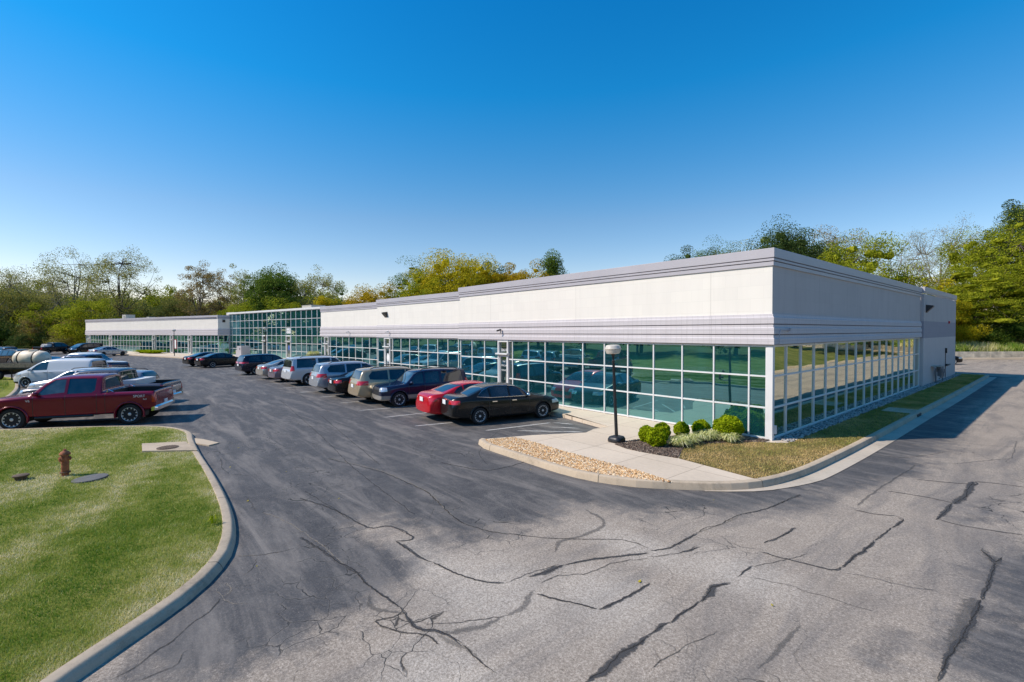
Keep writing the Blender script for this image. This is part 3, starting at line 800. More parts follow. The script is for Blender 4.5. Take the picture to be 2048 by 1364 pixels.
def back_slope():
    d = (WALL1 - WALL0)/np.linalg.norm(WALL1 - WALL0); n = np.array([-d[1], d[0]])
    g = Geo()
    rings = []
    for s in (-60, -30, -10, 0, 12, 24, 45, 80):
        b = WALL0 + d*s
        rings.append([(*(b + n*o), z) for o, z in ((0.25, GZ-0.05), (0.3, 0.55), (3, 0.9), (8, 1.7), (18, 3.0), (40, 4.5), (120, 6))])
    g.grid(rings)
    o = g.build('back_slope', M['rough_grass'], smooth=True); tag(o, kind='structure')
    g = Geo()
    for s in (-60,):
        a = WALL0 + d*s; b = WALL0 + d*80
        q = lambda p, o: p - n*o
        rows = [[(*q(p, o), z) for o, z in ((1.35, GZ-0.02), (1.3, 0.0), (1.12, 0.02), (0.2, 0.03))] for p in (a, b)]
        g.grid(rows)
    tag(g.build('kerb', M['kerb']), kind='structure')
back_slope()
# ------------------------------------------------------------------ the office building
HEAD = 2.944; WTOP = 3.91; TOP = 5.924
building = empty('office_building', (0, 0, 0), 0, 'long single-storey cream and lavender office building with teal window walls and a stepped front', 'building')
WL, WR, WRET = (-120.16, -19.18), (-75.93, -3.30), (-75.88, -1.85)
GR = (-50.24, 3.08)
S3L, S3R, S2L, S2R, S1L = (-43.31, 0.80), (-29.86, 2.20), (-29.86, 0.74), (-17.06, 1.57), (-17.06, 0.0)
def along(a, b, s, out=0.0):
    a = np.array(a); b = np.array(b); d = (b - a)/np.linalg.norm(b - a)
    n = np.array([d[1], -d[0]])
    p = a + d*s + n*out
    return p
FASC = [(-0.02, WTOP), (0.035, WTOP - 0.005), (0.045, 3.83), (0.075, 3.80), (0.075, 3.61), (0.045, 3.603), (0.045, 3.577), (0.055, 3.57), (0.055, 3.50), (0.085, 3.47), (0.085, 3.285), (0.055, 3.278), (0.055, 3.252),
        (0.065, 3.245), (0.065, 3.175), (0.095, 3.145), (0.095, HEAD + 0.02), (-0.06, HEAD + 0.018)]
COPE = [(-0.30, TOP - 0.02), (-0.30, TOP), (0.06, TOP), (0.068, TOP - 0.01), (0.068, TOP - 0.285), (0.05, TOP - 0.292), (0.05, TOP - 0.318), (0.058, TOP - 0.325), (0.058, TOP - 0.385), (0.036, TOP - 0.392), (0.036, TOP - 0.415), (0.04, TOP - 0.42),
        (0.04, TOP - 0.535), (-0.01, TOP - 0.54)]
def section(path, side=False):
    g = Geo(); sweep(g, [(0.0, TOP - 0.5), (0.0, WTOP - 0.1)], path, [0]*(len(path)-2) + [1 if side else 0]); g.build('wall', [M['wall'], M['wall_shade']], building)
    g = Geo(); sweep(g, FASC, path); g.build('fascia', [M['fascia']], building)
    g = Geo(); sweep(g, COPE, path); g.build('coping', [M['coping']], building)
    g = Geo()
    for z, o in ((TOP - 0.305, 0.053), (TOP - 0.404, 0.039)):
        sweep(g, [(o, z + 0.012), (o, z - 0.012)], path)
    g.build('coping_joint', [M['coping_dark']], building)
    g = Geo()
    for z, o in ((3.59, 0.048), (3.265, 0.058)):
        sweep(g, [(o, z + 0.012), (o, z - 0.012)], path)
    g.build('fascia_joint', [M['coping_dark']], building)
section([(-124.9, -6.0), WL, WR, WRET, (-76.6, 3.0)])
section([(-44.3, 8.0), S3L, S3R])
section([(-29.86, 4.2), S2L, S2R])
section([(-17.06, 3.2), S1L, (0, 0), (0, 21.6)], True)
# plain block end bay, painted in three bands, standing slightly proud
def end_bay():
    p = [(-0.3, 21.62), (0.16, 21.62), (0.16, 33.36), (-22, 33.36)]
    g = Geo()
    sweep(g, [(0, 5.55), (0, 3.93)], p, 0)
    sweep(g, [(0, 3.93), (0, 2.90)], p, 1)
    sweep(g, [(0, 2.90), (0, -0.05)], p, 2)
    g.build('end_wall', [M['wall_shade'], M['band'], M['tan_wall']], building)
    g = Geo(); sweep(g, [(-0.3, TOP + 0.05), (0.04, TOP + 0.05), (0.04, TOP - 0.24), (0.015, TOP - 0.25), (0.015, TOP - 0.33), (-0.01, TOP - 0.34)], p); g.build('coping', M['coping'], building)
end_bay()
def roof():
    g = Geo()
    flat(g, [(-124.6, -6.2), (-119.9, -19.0), (-76.2, -3.6), (-76.1, 0), (-50, 3.3), (-43.6, 1.2), (-29.9, 2.6), (-17, 2.0), (-16.8, 0.25), (-0.25, 0.25), (-0.25, 33.2), (-22, 33.2), (-46, 24), (-80, 10), (-124.5, -5.9)], 5.62)
    g.build('roof', M['roof'], building)
    g = Geo(); sweep(g, [(0, 5.6), (0, -0.1)], [(-22, 33.3), (-46, 24.1), (-80, 10.1), (-124.8, -5.9), (-120.1, -19.1)]); g.build('rear_wall', M['tan_wall'], building)
roof()

MW = 0.046
ROWS = [0.045, 0.99, 1.97, HEAD - 0.03]
def bay(name, a, b, s0, s1, rows, pane='pane', last=False, mw=MW, rail=0.05, group=None):
    """one window bay: frame with its mullion and rails, pane behind it"""
    a = np.array(a, float); b = np.array(b, float); d = (b - a)/np.linalg.norm(b - a); n = np.array([d[1], -d[0]])
    rz = math.atan2(d[1], d[0])
    g = Geo()
    def bx(sa, sb, za, zb, o0, o1):
        c = a + d*(sa + sb)/2 + n*(o0 + o1)/2
        g.box((c[0], c[1], (za + zb)/2), (abs(sb - sa), abs(o1 - o0), zb - za), 0, rz)
    bx(s0 - mw/2, s0 + mw/2, 0.0, rows[-1] + 0.03, -0.075, 0.004)
    if last: bx(s1 - mw/2, s1 + mw/2, 0.0, rows[-1] + 0.03, -0.075, 0.004)
    for i, z in enumerate(rows):
        h = rail if 0 < i < len(rows)-1 else rail*1.15
        bx(s0 + mw/2, s1 - mw/2, z - h/2, z + h/2, -0.072, -0.004)
    f = g.build(name, M['frame'], building)
    g = Geo()
    for i in range(len(rows)-1):
        za, zb = rows[i] + rail/2, rows[i+1] - rail/2
        t = [random.gauss(0, 0.0022) for _ in range(3)]
        q = []
        for (s, z, k) in ((s0 + mw/2, za, t[0]), (s1 - mw/2, za, t[1]), (s1 - mw/2, zb, t[2]), (s0 + mw/2, zb, t[0] + t[2] - t[1])):
            p = a + d*s + n*(-0.036 + k)
            q.append((p[0], p[1], z))
        g.face(q)
    g.build('pane', M[pane], f)
    return f
def bays(name, a, b, ss, rows=ROWS, pane='pane', skip=(), **kw):
    for i in range(len(ss)-1):
        if i in skip: continue
        bay(name, a, b, min(ss[i], ss[i+1]), max(ss[i], ss[i+1]), rows, pane, last=(i == len(ss)-2 or (i+1) in skip), **kw)

def text(name, s, size, loc, rot, mat, parent=None, align='CENTER'):
    cu = bpy.data.curves.new(name, 'FONT'); cu.body = s; cu.size = size; cu.align_x = align; cu.align_y = 'CENTER'
    cu.materials.append(mat)
    tmp = bpy.data.objects.new('tmp_text', cu); COL.objects.link(tmp)
    bpy.context.view_layer.update()
    me = bpy.data.meshes.new_from_object(tmp.evaluated_get(bpy.context.evaluated_depsgraph_get()))
    bpy.data.objects.remove(tmp); bpy.data.curves.remove(cu)
    me.materials.clear(); me.materials.append(mat)
    o = bpy.data.objects.new(name, me); o.location = loc; o.rotation_euler = rot
    return link(o, parent)
M['sign_white'] = plain('sign_white', (0.82, 0.82, 0.82), 0.5, var=0.03)
M['sign_dark'] = plain('sign_dark', (0.03, 0.035, 0.045), 0.4)
M['sign_red'] = plain('sign_red', (0.55, 0.02, 0.03), 0.5)
M['sign_blue'] = plain('sign_blue', (0.02, 0.10, 0.45), 0.5)

def door(a, b, s0, s1, num, lines=(), logo=None, side=None):
    """glazed entrance door with a transom light and a head bar; side = (s0, s1) of the narrow sidelight"""
    a = np.array(a, float); b = np.array(b, float); d = (b - a)/np.linalg.norm(b - a); n = np.array([d[1], -d[0]])
    rz = math.atan2(d[1], d[0])
    P = lambda s, o, z: (*(a + d*s + n*o), z)
    g = Geo()
    def bx(G, sa, sb, za, zb, o0, o1, m=0):
        c = a + d*(sa + sb)/2 + n*(o0 + o1)/2
        G.box((c[0], c[1], (za + zb)/2), (abs(sb - sa), abs(o1 - o0), zb - za), m, rz)
    w = 0.085
    bx(g, s0, s0 + w, 0, HEAD, -0.13, 0.05); bx(g, s1 - w, s1, 0, HEAD, -0.13, 0.05)
    bx(g, s0 + w, s1 - w, HEAD - 0.10, HEAD - 0.002, -0.13, 0.045); bx(g, s0 - 0.06, s1 + 0.04, 2.20, 2.27, -0.13, 0.16)
    bx(g, s0 + w + .003, s0 + w + 0.075, 0.03, 2.19, -0.10, 0.01); bx(g, s1 - w - 0.075, s1 - w - .003, 0.03, 2.19, -0.10, 0.01)
    bx(g, s0 + w + 0.075, s1 - w - 0.075, 2.08, 2.19, -0.10, 0.008); bx(g, s0 + w + 0.075, s1 - w - 0.075, 0.03, 0.22, -0.10, 0.008)
    if side:
        bx(g, side[0], side[1], HEAD - 0.07, HEAD - 0.002, -0.13, 0.03); bx(g, side[0], side[1], 1.94, 2.0, -0.13, 0.0); bx(g, side[0], side[1], 0.0, 0.09, -0.13, 0.0); bx(g, side[0], side[1], 0.96, 1.02, -0.13, 0.0)
    o = g.build('door', M['frame'], building)
    g = Geo()
    for sa, sb, za, zb in ((s0 + w + .07, s1 - w - .07, 0.22, 2.08), (s0 + w, s1 - w, 2.27, HEAD - 0.1)) + (((side[0], side[1], 0.09, 2.9),) if side else ()):
        g.face([P(sa, -0.05, za), P(sb, -0.05, za), P(sb, -0.05, zb), P(sa, -0.05, zb)])
    g.build('pane', M['pane_high'], o)
    g = Geo(); g.tube([P(s1 - w - 0.05, 0.015, 0.75), P(s1 - w - 0.05, 0.06, 0.78), P(s1 - w - 0.05, 0.06, 1.22), P(s1 - w - 0.05, 0.015, 1.25)], 0.014)
    g.build('handle', M['chrome'], o)
    rot = (R(90), 0, rz); c = (s0 + s1)/2
    text('lettering', num, 0.20, P(c, -0.046, 2.42), rot, M['sign_white'], o)
    for i, (t, z, sz) in enumerate(lines):
        text('lettering', t, sz, P(c, -0.046, z), rot, M['sign_white'], o)
    if logo:
        g = Geo(); k = 20
        g.face([P(c + 0.17*math.cos(q*2*math.pi/k), -0.046, 1.40 + 0.33*math.sin(q*2*math.pi/k)) for q in range(k)])
        g.build('emblem', M['sign_white' if logo == 'oval' else 'sign_blue'], o)
    return o

# S1: measured from the corner towards the left, so s runs backwards along the wall
A1, B1 = S1L, (0, 0); L1 = 17.06
s1 = [L1 - v for v in (0.16, 0.69, 1.85, 3.01, 4.18, 5.34, 6.50, 7.67, 8.83, 9.99, 11.16, 12.36)]
bays('window', A1, B1, s1[::-1])
door(A1, B1, L1 - 13.50, L1 - 12.66, '506 R', (('THE', 1.83, .12), ('PIPELINE', 1.62, .12), ('PRODUCTS', 1.38, .125)), side=(L1 - 12.655, L1 - 12.39))
bays('window', A1, B1, [L1 - v for v in (17.0, 15.88, 14.71, 13.52)])
g = Geo(); g.bbox2((-0.15, -0.012, 0.0), (0.03, 0.0, HEAD)); g.bbox2((0.0, 0.0, 0.0), (0.03, 0.14, HEAD)); g.bbox2((-0.15, 0.0, 0.0), (0.0, 0.14, HEAD - .002))
g.build('corner_post', M['frame'], building)
# end elevation
bays('window', (0, 0), (0, 21.6), [0.14] + [1.19 + 1.2704*i - 0.0 for i in range(17)], pane='pane_side')
# S2 and S3, measured from their right-hand ends
def from_right(right, left, ss): 
    L = math.dist(right, left); return [L - s for s in ss][::-1]
A2, B2 = S2L, S2R; L2 = math.dist(A2, B2)
bays('window', A2, B2, from_right(B2, A2, [0.05, 1.15, 2.31, 3.44, 4.60, 5.77, 6.93, 8.10, 9.30, 10.50]))
door(A2, B2, L2 - 11.72, L2 - 10.85, '508', (('office', 0.95, .13), ('hours', 0.80, .11)), logo='oval', side=(L2 - 10.845, L2 - 10.53))
bays('window', A2, B2, [0.06, L2 - 11.74])
A3, B3 = S3L, S3R; L3 = math.dist(A3, B3)
bays('window', A3, B3, from_right(B3, A3, [0.05, 1.4, 2.73, 4.0, 5.25, 6.5, 7.72, 8.97, 10.22, 11.5]))
door(A3, B3, L3 - 12.75, L3 - 11.85, '510', (('Y', 1.5, .5), ('fitness', 1.05, .13)), side=(L3 - 11.845, L3 - 11.53))
bays('window', A3, B3, [0.05, L3 - 12.77])
# glazed entrance hall, six rows high
AG, BG = (-75.99, -1.83), GR
LG = math.dist(AG, BG)
sg = [0.84, 2.06, 3.33, 4.58, 5.89, 7.16, 8.46, 9.74, 11.11, 12.4, 13.75, 15.16, 16.49, 17.89, 19.29, 20.73, 22.25, 23.72, 25.14, 26.18]
GROWS = [0.045, 0.99, 1.97, 2.944, 3.98, 5.01, 6.03]
BGx = along(AG, BG, LG + 7.0)
sgr = [LG - s for s in sg][::-1]
for i in range(len(sgr)-1):
    isdoor = abs(sgr[i] - (LG - 8.46)) < 0.01 or abs(sgr[i] - (LG - 15.16)) < 0.01
    rows = GROWS[3:] if isdoor else GROWS
    f = bay('curtain_wall_bay', AG, BGx, sgr[i], sgr[i+1], rows, 'pane', last=(i == len(sgr)-2))
    if isdoor: door(AG, BGx, sgr[i] + 0.04, sgr[i+1] - 0.04, '1145', logo='blue' if i > 10 else None)
    if isdoor and i > 10:
        p = along(AG, BGx, (sgr[i] + sgr[i+1])/2, -0.03)
        q = along(AG, BGx, 1, 0) - along(AG, BGx, 0, 0)
        rz = math.atan2(q[1], q[0])
        g = Geo(); g.box((p[0], p[1], 3.72), (1.0, 0.02, 0.30), 0, rz); g.box((p[0], p[1], 3.36), (1.0, 0.02, 0.28), 0, rz)
        s_ = g.build('number_board', M['sign_white'], building)
        pp = along(AG, BGx, (sgr[i] + sgr[i+1])/2, -0.018)
        text('lettering', '11 10', 0.33, (pp[0], pp[1], 3.72), (R(90), 0, rz), M['sign_dark'], s_)
        text('lettering', 'MAIN ENTRY', 0.14, (pp[0], pp[1], 3.36), (R(90), 0, rz), M['sign_dark'], s_)
bays('curtain_wall_bay', AG, BGx, [LG - 0.82, LG + 0.45, LG + 1.7, LG + 3.0, LG + 4.3], GROWS)
g = Geo(); sweep(g, [(-0.3, 6.03), (-0.3, 6.30), (0.10, 6.30), (0.10, 6.075), (-0.12, 6.07)], [tuple(along(AG, BGx, -0.4)), tuple(along(AG, BGx, LG + 6.9))]); g.build('hall_coping', M['frame'], building)
# left wing
AW, BW = WL, WR; LW = math.dist(AW, BW)
def wing(ss): bays('window', AW, BW, from_right(BW, AW, ss))
wing([0.04, 0.97, 1.97, 3.02, 4.09, 5.16, 6.26, 7.36])
door(AW, BW, LW - 8.48, LW - 7.68, '514')
wing([8.60, 9.6, 10.68, 11.78, 12.9]); door(AW, BW, LW - 14.0, LW - 13.2, '516')
wing([14.2, 15.33, 16.47, 17.62, 18.76]); door(AW, BW, LW - 20.0, LW - 19.15, '518', (('OPEN', 1.6, .2), ('tax', 1.2, .2)))
wing([20.15, 21.3, 22.45, 23.62, 24.8, 26.0, 27.2, 28.4, 29.58, 30.76, 31.94, 33.11, 34.3, 35.46]); door(AW, BW, LW - 36.5, LW - 35.6, '520', (('salon', 1.5, .2),))
wing([36.7, 37.85, 39.0, 40.15, 41.3, 42.47, 43.62, 44.78]); door(AW, BW, LW - 46.0, LW - 45.1, '522')
bays('window', AW, BW, [0.1, LW - 46.05])
bays('window', WR, WRET, [0.06, 0.72, 1.38])

# wall fittings
def wall_light(p, rz, s=1.0, dark=True):
    g = Geo()
    Mx = Matrix.Translation(p) @ Matrix.Rotation(rz, 4, 'Z')
    w, h, dd = 0.20*s, 0.26*s, 0.30*s
    # wedge housing: back plate against the wall, hood leaning out
    V = [(-w, 0, -h), (w, 0, -h), (w, 0, h*0.7), (-w, 0, h*0.7), (-w*0.9, -dd, h*0.5), (w*0.9, -dd, h*0.5), (w*0.9, -dd, h*0.25), (-w*0.9, -dd, h*0.25)]
    V = [tuple(Mx @ Vector(v)) for v in V]
    for f in ((0, 1, 2, 3), (3, 2, 5, 4), (4, 5, 6, 7), (7, 6, 1, 0), (0, 3, 4, 7), (1, 6, 5, 2)): g.face([V[i] for i in f])
    return g.build('wall_light', M['black_metal'], building)
def dirz(a, b): return math.atan2(b[1] - a[1], b[0] - a[0])
p = along(A2, B2, 1.4, 0.0); wall_light((p[0], p[1], 4.75), dirz(A2, B2), 1.0)
def camera_fit(p, rz, s=1.0, pale=True):
    g = Geo(); Mx = Matrix.Translation(p) @ Matrix.Rotation(rz, 4, 'Z')
    g.box(None, (0.09*s, 0.06*s, 0.10*s), 0, M=Mx @ Matrix.Translation((0, -0.03*s, 0.05)))
    g.box(None, (0.10*s, 0.30*s, 0.09*s), 0, M=Mx @ Matrix.Translation((-0.04, -0.16*s, 0.03)) @ Matrix.Rotation(R(20), 4, 'X') @ Matrix.Rotation(R(-35), 4, 'Z'))
    g.tube([Mx @ Vector((0.03*s, -0.04*s, 0.08*s)), Mx @ Vector((0.04*s, -0.07*s, -0.16*s))], 0.025*s)
    g.build('security_camera', M['frame'] if pale else M['black_metal'], building)
camera_fit((*along(A1, B1, L1 - 13.1, 0.14), 3.42), 0, 0.75, False)
camera_fit((*along(A2, B2, 2.0, 0.14), 3.36), dirz(A2, B2), 0.8)
camera_fit((*along(A3, B3, 6.1, 0.14), 3.36), dirz(A3, B3), 0.85)
wall_light((*along(WR, WRET, 0.75, 0.01), 5.1), dirz(WR, WRET), 0.9)
wall_light((0.165, 22.35, 4.72), R(90), 1.1)
g = Geo(); g.tube([(0.03, 0.16, 2.95), (0.15, 0.16, 3.0), (0.15, 0.17, 3.36), (0.155, 0.24, 3.42), (0.155, 0.95, 3.42)], 0.014, seg=6); g.box((0.16, 0.98, 3.42), (0.06, 0.10, 0.10)); g.build('conduit', M['fascia_dark'] if 'fascia_dark' in M else M['coping'], building)
g = Geo(); g.box((0.055, 0.17, 0.32), (0.05, 0.08, 0.26)); g.build('junction_box', M['frame'], building)
g = Geo(); g.box((0.20, 30.2, 3.93), (0.08, 0.16, 0.16)); g.build('alarm_bell', M['sign_red'], building)
g = Geo(); g.tube([(0.19, 29.0, 0.1), (0.19, 29.0, 1.9)], 0.02, seg=6); g.box((0.22, 29.0, 1.95), (0.1, 0.14, 0.35)); g.tube([(0.2, 29.05, 0.95), (0.34, 29.1, 0.95), (0.36, 29.5, 0.98)], 0.045, seg=6); g.box((0.25, 29.0, 0.95), (0.12, 0.16, 0.14)); g.build('standpipe', M['black_metal'], building)

# gas meter set
gm = empty('gas_meter', (0.45, 24.9, 0), 0, 'grey gas meter set with pipes against the shaded end wall', 'gas meter')
M['meter'] = plain('meter_grey', (0.16, 0.165, 0.175), 0.5)
g = Geo()
for k, (y, z) in enumerate(((0.15, 0.62), (0.75, 0.55))):
    g.box((0.0, y, z), (0.22, 0.30, 0.36)); g.lathe([(0.02, -0.13), (0.17, -0.12), (0.18, 0.12), (0.02, 0.13)], 12, 0, (0.0, y + 0.02, z + 0.2))
g.build('meter', M['meter'], gm, angle=40)
g = Geo()
g.tube([(-0.1, -0.5, 0), (-0.1, -0.5, 0.95), (0, -0.35, 1.02), (0, 1.2, 1.02), (0, 1.25, 0.6)], 0.035, seg=7)
g.tube([(0, -0.1, 0.3), (0, 1.1, 0.3), (0, 1.15, -0.02)], 0.035, seg=7); g.tube([(0, 0.15, 0.95), (0, 0.15, 1.12)], 0.07, seg=8); g.tube([(0, 0.45, 0.3), (0, 0.45, 1.0)], 0.03, seg=6)
g.lathe([(0.0, -0.05), (0.16, -0.04), (0.17, 0.03), (0.0, 0.06)], 12, 0, (0.02, -0.3, 1.05))
g.build('pipework', M['meter'], gm, angle=40)
g = Geo(); g.box((-0.05, -0.5, 1.1), (0.5, 0.9, 0.03)); g.build('cover', M['gutter'], gm)

# roof plant
def unit_box(label, x, y, z, w, d, h, rz):
    o = empty('rooftop_unit', (x, y, z), rz, label, 'air conditioner', 'roof plant units')
    g = Geo(); g.box((0, 0, h/2), (w, d, h)); g.box((0, 0, h + 0.03), (w + .06, d + .06, 0.05)); g.build('casing', M['unit'], o)
    g = Geo()
    for k in range(5): g.box((w*0.12 + 0.0, -d/2 - 0.01, h*0.2 + k*h*0.14), (w*0.6, 0.02, h*0.06))
    g.build('louvre', M['meter'], o)
M['unit'] = plain('unit_paint', (0.50, 0.46, 0.38), 0.6)
unit_box('beige rooftop air unit above the far left wing', -113.3, -12.7, 5.6, 1.5, 1.5, 1.2, R(20))
unit_box('small low rooftop unit right of the beige one on the left wing', -110.2, -9.4, 5.6, 1.0, 1.0, .75, R(20))
unit_box('grey rooftop unit behind the glass hall near the stepped section', -62.1, 6.06, 5.6, 2.6, 2.0, 1.4, R(10))
unit_box('low pale rooftop unit where the glass hall meets the left wing', -80.0, -0.4, 5.6, 2.4, 1.4, 0.85, R(15))
# ------------------------------------------------------------------ vehicles
def lerp_tab(tab, x):
    if x <= tab[0][0]: return tab[0][1]
    for (x0, y0), (x1, y1) in zip(tab[:-1], tab[1:]):
        if x <= x1: return y0 + (y1 - y0)*(x - x0)/(x1 - x0 if x1 > x0 else 1)
    return tab[-1][1]

# fractions run from the front bumper (0) to the rear (1); heights in metres
STY = {
 'sedan': dict(tc=((.275, .55), (.855, .5), (.985, .5), (.012, .4)), L=4.86, W=1.85, wb=2.78, fo=0.96, r=0.325, tw=0.215,
    top=[(0, .60), (.012, .70), (.05, .79), (.12, .87), (.24, .965), (.275, 1.0), (.30, 1.07), (.41, 1.385), (.46, 1.43), (.54, 1.455), (.64, 1.435), (.72, 1.36), (.80, 1.20), (.855, 1.10), (.90, 1.085), (.955, 1.065), (.985, .98), (1, .62)],
    belt=[(0, .56), (.05, .72), (.25, .90), (.5, .94), (.8, .985), (.95, .98), (1, .58)],
    w=[(0, .70), (.02, .82), (.07, .92), (.16, .985), (.3, 1), (.75, 1), (.88, .965), (.95, .92), (.985, .85), (1, .76)],
    zb=[(0, .26), (.04, .20), (.2, .19), (.8, .19), (.95, .25), (1, .34)], tum=.47,
    side=[[(.345, .965), (.495, .975), (.49, 1.375), (.435, 1.345), (.36, 1.14)], [(.51, .975), (.665, .99), (.667, 1.36), (.60, 1.395), (.505, 1.38)], [(.68, .992), (.785, 1.045), (.735, 1.245), (.682, 1.345)]],
    ws=(.265, .43, 1.02, 1.40, .70, .53), rw=(.70, .87, 1.115, 1.37, .50, .62),
    tail=(.80, .945, .42, .34), head=(.60, .74, .42, .50), grille=(.42, .60, .50), plate=.84, seams=(.325, .503, .69), handles=(.47, .645), hz=.85),
 'suv': dict(tc=((.25, .5), (.925, .6), (.985, .4), (.012, .4)), L=4.85, W=1.93, wb=2.83, fo=0.92, r=0.37, tw=0.24,
    top=[(0, .78), (.012, .90), (.04, .99), (.12, 1.06), (.22, 1.13), (.25, 1.16), (.275, 1.24), (.37, 1.60), (.42, 1.68), (.52, 1.735), (.70, 1.735), (.86, 1.70), (.925, 1.66), (.945, 1.58), (.972, 1.24), (.985, 1.06), (.997, .95), (1, .62)],
    belt=[(0, .70), (.05, .90), (.25, 1.04), (.6, 1.08), (.9, 1.13), (.97, 1.02), (1, .58)],
    w=[(0, .74), (.02, .86), (.07, .94), (.16, .99), (.3, 1), (.8, 1), (.92, .965), (.97, .92), (1, .84)],
    zb=[(0, .32), (.04, .25), (.2, .24), (.8, .24), (.95, .28), (1, .40)], tum=.34,
    side=[[(.315, 1.095), (.475, 1.105), (.47, 1.59), (.41, 1.57), (.335, 1.30)], [(.49, 1.105), (.665, 1.125), (.66, 1.60), (.485, 1.60)], [(.685, 1.13), (.875, 1.19), (.885, 1.36), (.845, 1.56), (.68, 1.595)]],
    ws=(.25, .40, 1.20, 1.61, .76, .63), rw=(.90, 1.0, 1.20, 1.60, .66, .60),
    tail=(.92, 1.12, .50, .50), head=(.80, .95, .46, .50), grille=(.48, .80, .48), plate=.86, seams=(.30, .482, .675), handles=(.455, .64), hz=1.0, rails=True, clad=.46),
 'boxsuv': dict(tc=((.26, .5), (.945, .7), (.985, .5), (.01, .5)), L=5.10, W=2.0, wb=2.95, fo=0.96, r=0.40, tw=0.27,
    top=[(0, .88), (.01, 1.0), (.03, 1.08), (.12, 1.13), (.23, 1.17), (.26, 1.20), (.28, 1.27), (.355, 1.72), (.40, 1.83), (.50, 1.89), (.70, 1.90), (.90, 1.87), (.945, 1.83), (.955, 1.76), (.975, 1.25), (.985, 1.05), (.998, .98), (1, .62)],
    belt=[(0, .80), (.05, 1.02), (.25, 1.12), (.6, 1.14), (.95, 1.15), (.975, 1.04), (1, .58)],
    w=[(0, .82), (.02, .90), (.07, .96), (.16, .99), (.3, 1), (.85, 1), (.94, .98), (.975, .955), (1, .90)],
    zb=[(0, .38), (.04, .32), (.2, .32), (.8, .32), (.95, .34), (1, .46)], tum=.24,
    side=[[(.30, 1.165), (.455, 1.17), (.455, 1.75), (.40, 1.74), (.325, 1.38)], [(.475, 1.17), (.635, 1.175), (.635, 1.765), (.475, 1.765)], [(.665, 1.18), (.915, 1.19), (.90, 1.765), (.665, 1.77)]],
    ws=(.262, .385, 1.24, 1.74, .80, .70), rw=(.93, 1.0, 1.22, 1.77, .78, .72),
    tail=(.98, 1.32, .74, .28), head=(.84, 1.04, .58, .30), grille=(.62, 1.02, .54), plate=.96, seams=(.29, .465, .65), handles=(.435, .615), hz=1.05, rails=True),
 'van': dict(tc=((.20, .4), (.965, .7), (.985, .5), (.012, .4)), L=4.82, W=1.86, wb=3.06, fo=0.90, r=0.33, tw=0.215,
    top=[(0, .70), (.012, .84), (.04, .95), (.11, 1.06), (.175, 1.15), (.20, 1.20), (.30, 1.58), (.36, 1.72), (.44, 1.81), (.55, 1.845), (.80, 1.84), (.94, 1.81), (.965, 1.77), (.975, 1.65), (.985, 1.2), (.992, 1.0), (1, .60)],
    belt=[(0, .62), (.05, .82), (.2, 1.02), (.5, 1.08), (.95, 1.10), (.98, 1.0), (1, .56)],
    w=[(0, .74), (.02, .86), (.08, .95), (.18, .99), (.3, 1), (.9, 1), (.96, .985), (.985, .96), (1, .88)],
    zb=[(0, .28), (.04, .22), (.8, .22), (.95, .26), (1, .36)], tum=.20,
    side=[[(.235, 1.10), (.45, 1.13), (.45, 1.66), (.385, 1.65), (.30, 1.42)]],
    ws=(.185, .40, 1.22, 1.73, .74, .66), rw=(.95, 1.0, 1.20, 1.66, .66, .60),
    tail=(.85, 1.50, .80, .16), head=(.74, .92, .44, .62), grille=(.42, .72, .48), plate=.9, seams=(.225, .46, .70), handles=(.43, .50), hz=1.0, clad=.40),
 'pickup': dict(L=5.5, W=2.03, wb=3.68, fo=0.92, r=0.40, tw=0.27, bed=(.70, .982), tc=((.252, .5), (.662, .9), (.672, .9), (.985, .7), (.645, .4), (.008, .4)), slab=True,
    top=[(0, .94), (.008, 1.08), (.03, 1.15), (.128, 1.19), (.230, 1.225), (.252, 1.245), (.273, 1.33), (.345, 1.77), (.38, 1.87), (.46, 1.935), (.60, 1.935), (.645, 1.91), (.662, 1.86), (.672, 1.31), (.684, 1.275), (.74, 1.27), (.95, 1.27), (.982, 1.265), (.992, 1.23), (1, .72)],
    belt=[(0, .86), (.03, 1.08), (.25, 1.19), (.5, 1.20), (.67, 1.215), (.95, 1.225), (.99, 1.16), (1, .68)],
    w=[(0, .86), (.015, .93), (.05, .975), (.14, .995), (.3, 1), (.67, 1), (.9, 1), (.985, .995), (1, .975)],
    zb=[(0, .46), (.04, .42), (.2, .40), (.67, .40), (.8, .43), (1, .54)], tum=.26,
    side=[[(.295, 1.225), (.32, 1.24), (.455, 1.26), (.455, 1.80), (.395, 1.78), (.345, 1.56)], [(.472, 1.26), (.612, 1.275), (.630, 1.36), (.630, 1.80), (.472, 1.81)]],
    ws=(.258, .38, 1.29, 1.79, .82, .70), rw=(.645, .678, 1.40, 1.78, .62, .56),
    tail=(.84, 1.18, .86, .13), head=(.88, 1.09, .64, .26), grille=(.62, 1.10, .62), plate=.76, seams=(.284, .463, .643, .693), handles=(.434, .605), hz=1.09, flare=True, bumper=True),
}

def cut_region(bm, planes, filt):
    faces = [f for f in bm.faces if filt(f)]
    for co, no in planes:
        co = Vector(co); no = Vector(no)
        if not faces: return []
        es = {e for f in faces for e in f.edges}; vs = {v for f in faces for v in f.verts}
        res = bmesh.ops.bisect_plane(bm, geom=list(faces) + list(es) + list(vs), dist=1e-5, plane_co=co, plane_no=no)
        faces = [f for f in res['geom'] if isinstance(f, bmesh.types.BMFace) and f.is_valid]
        faces = [f for f in faces if (f.calc_center_median() - co).dot(no) < 1e-5]
    return faces

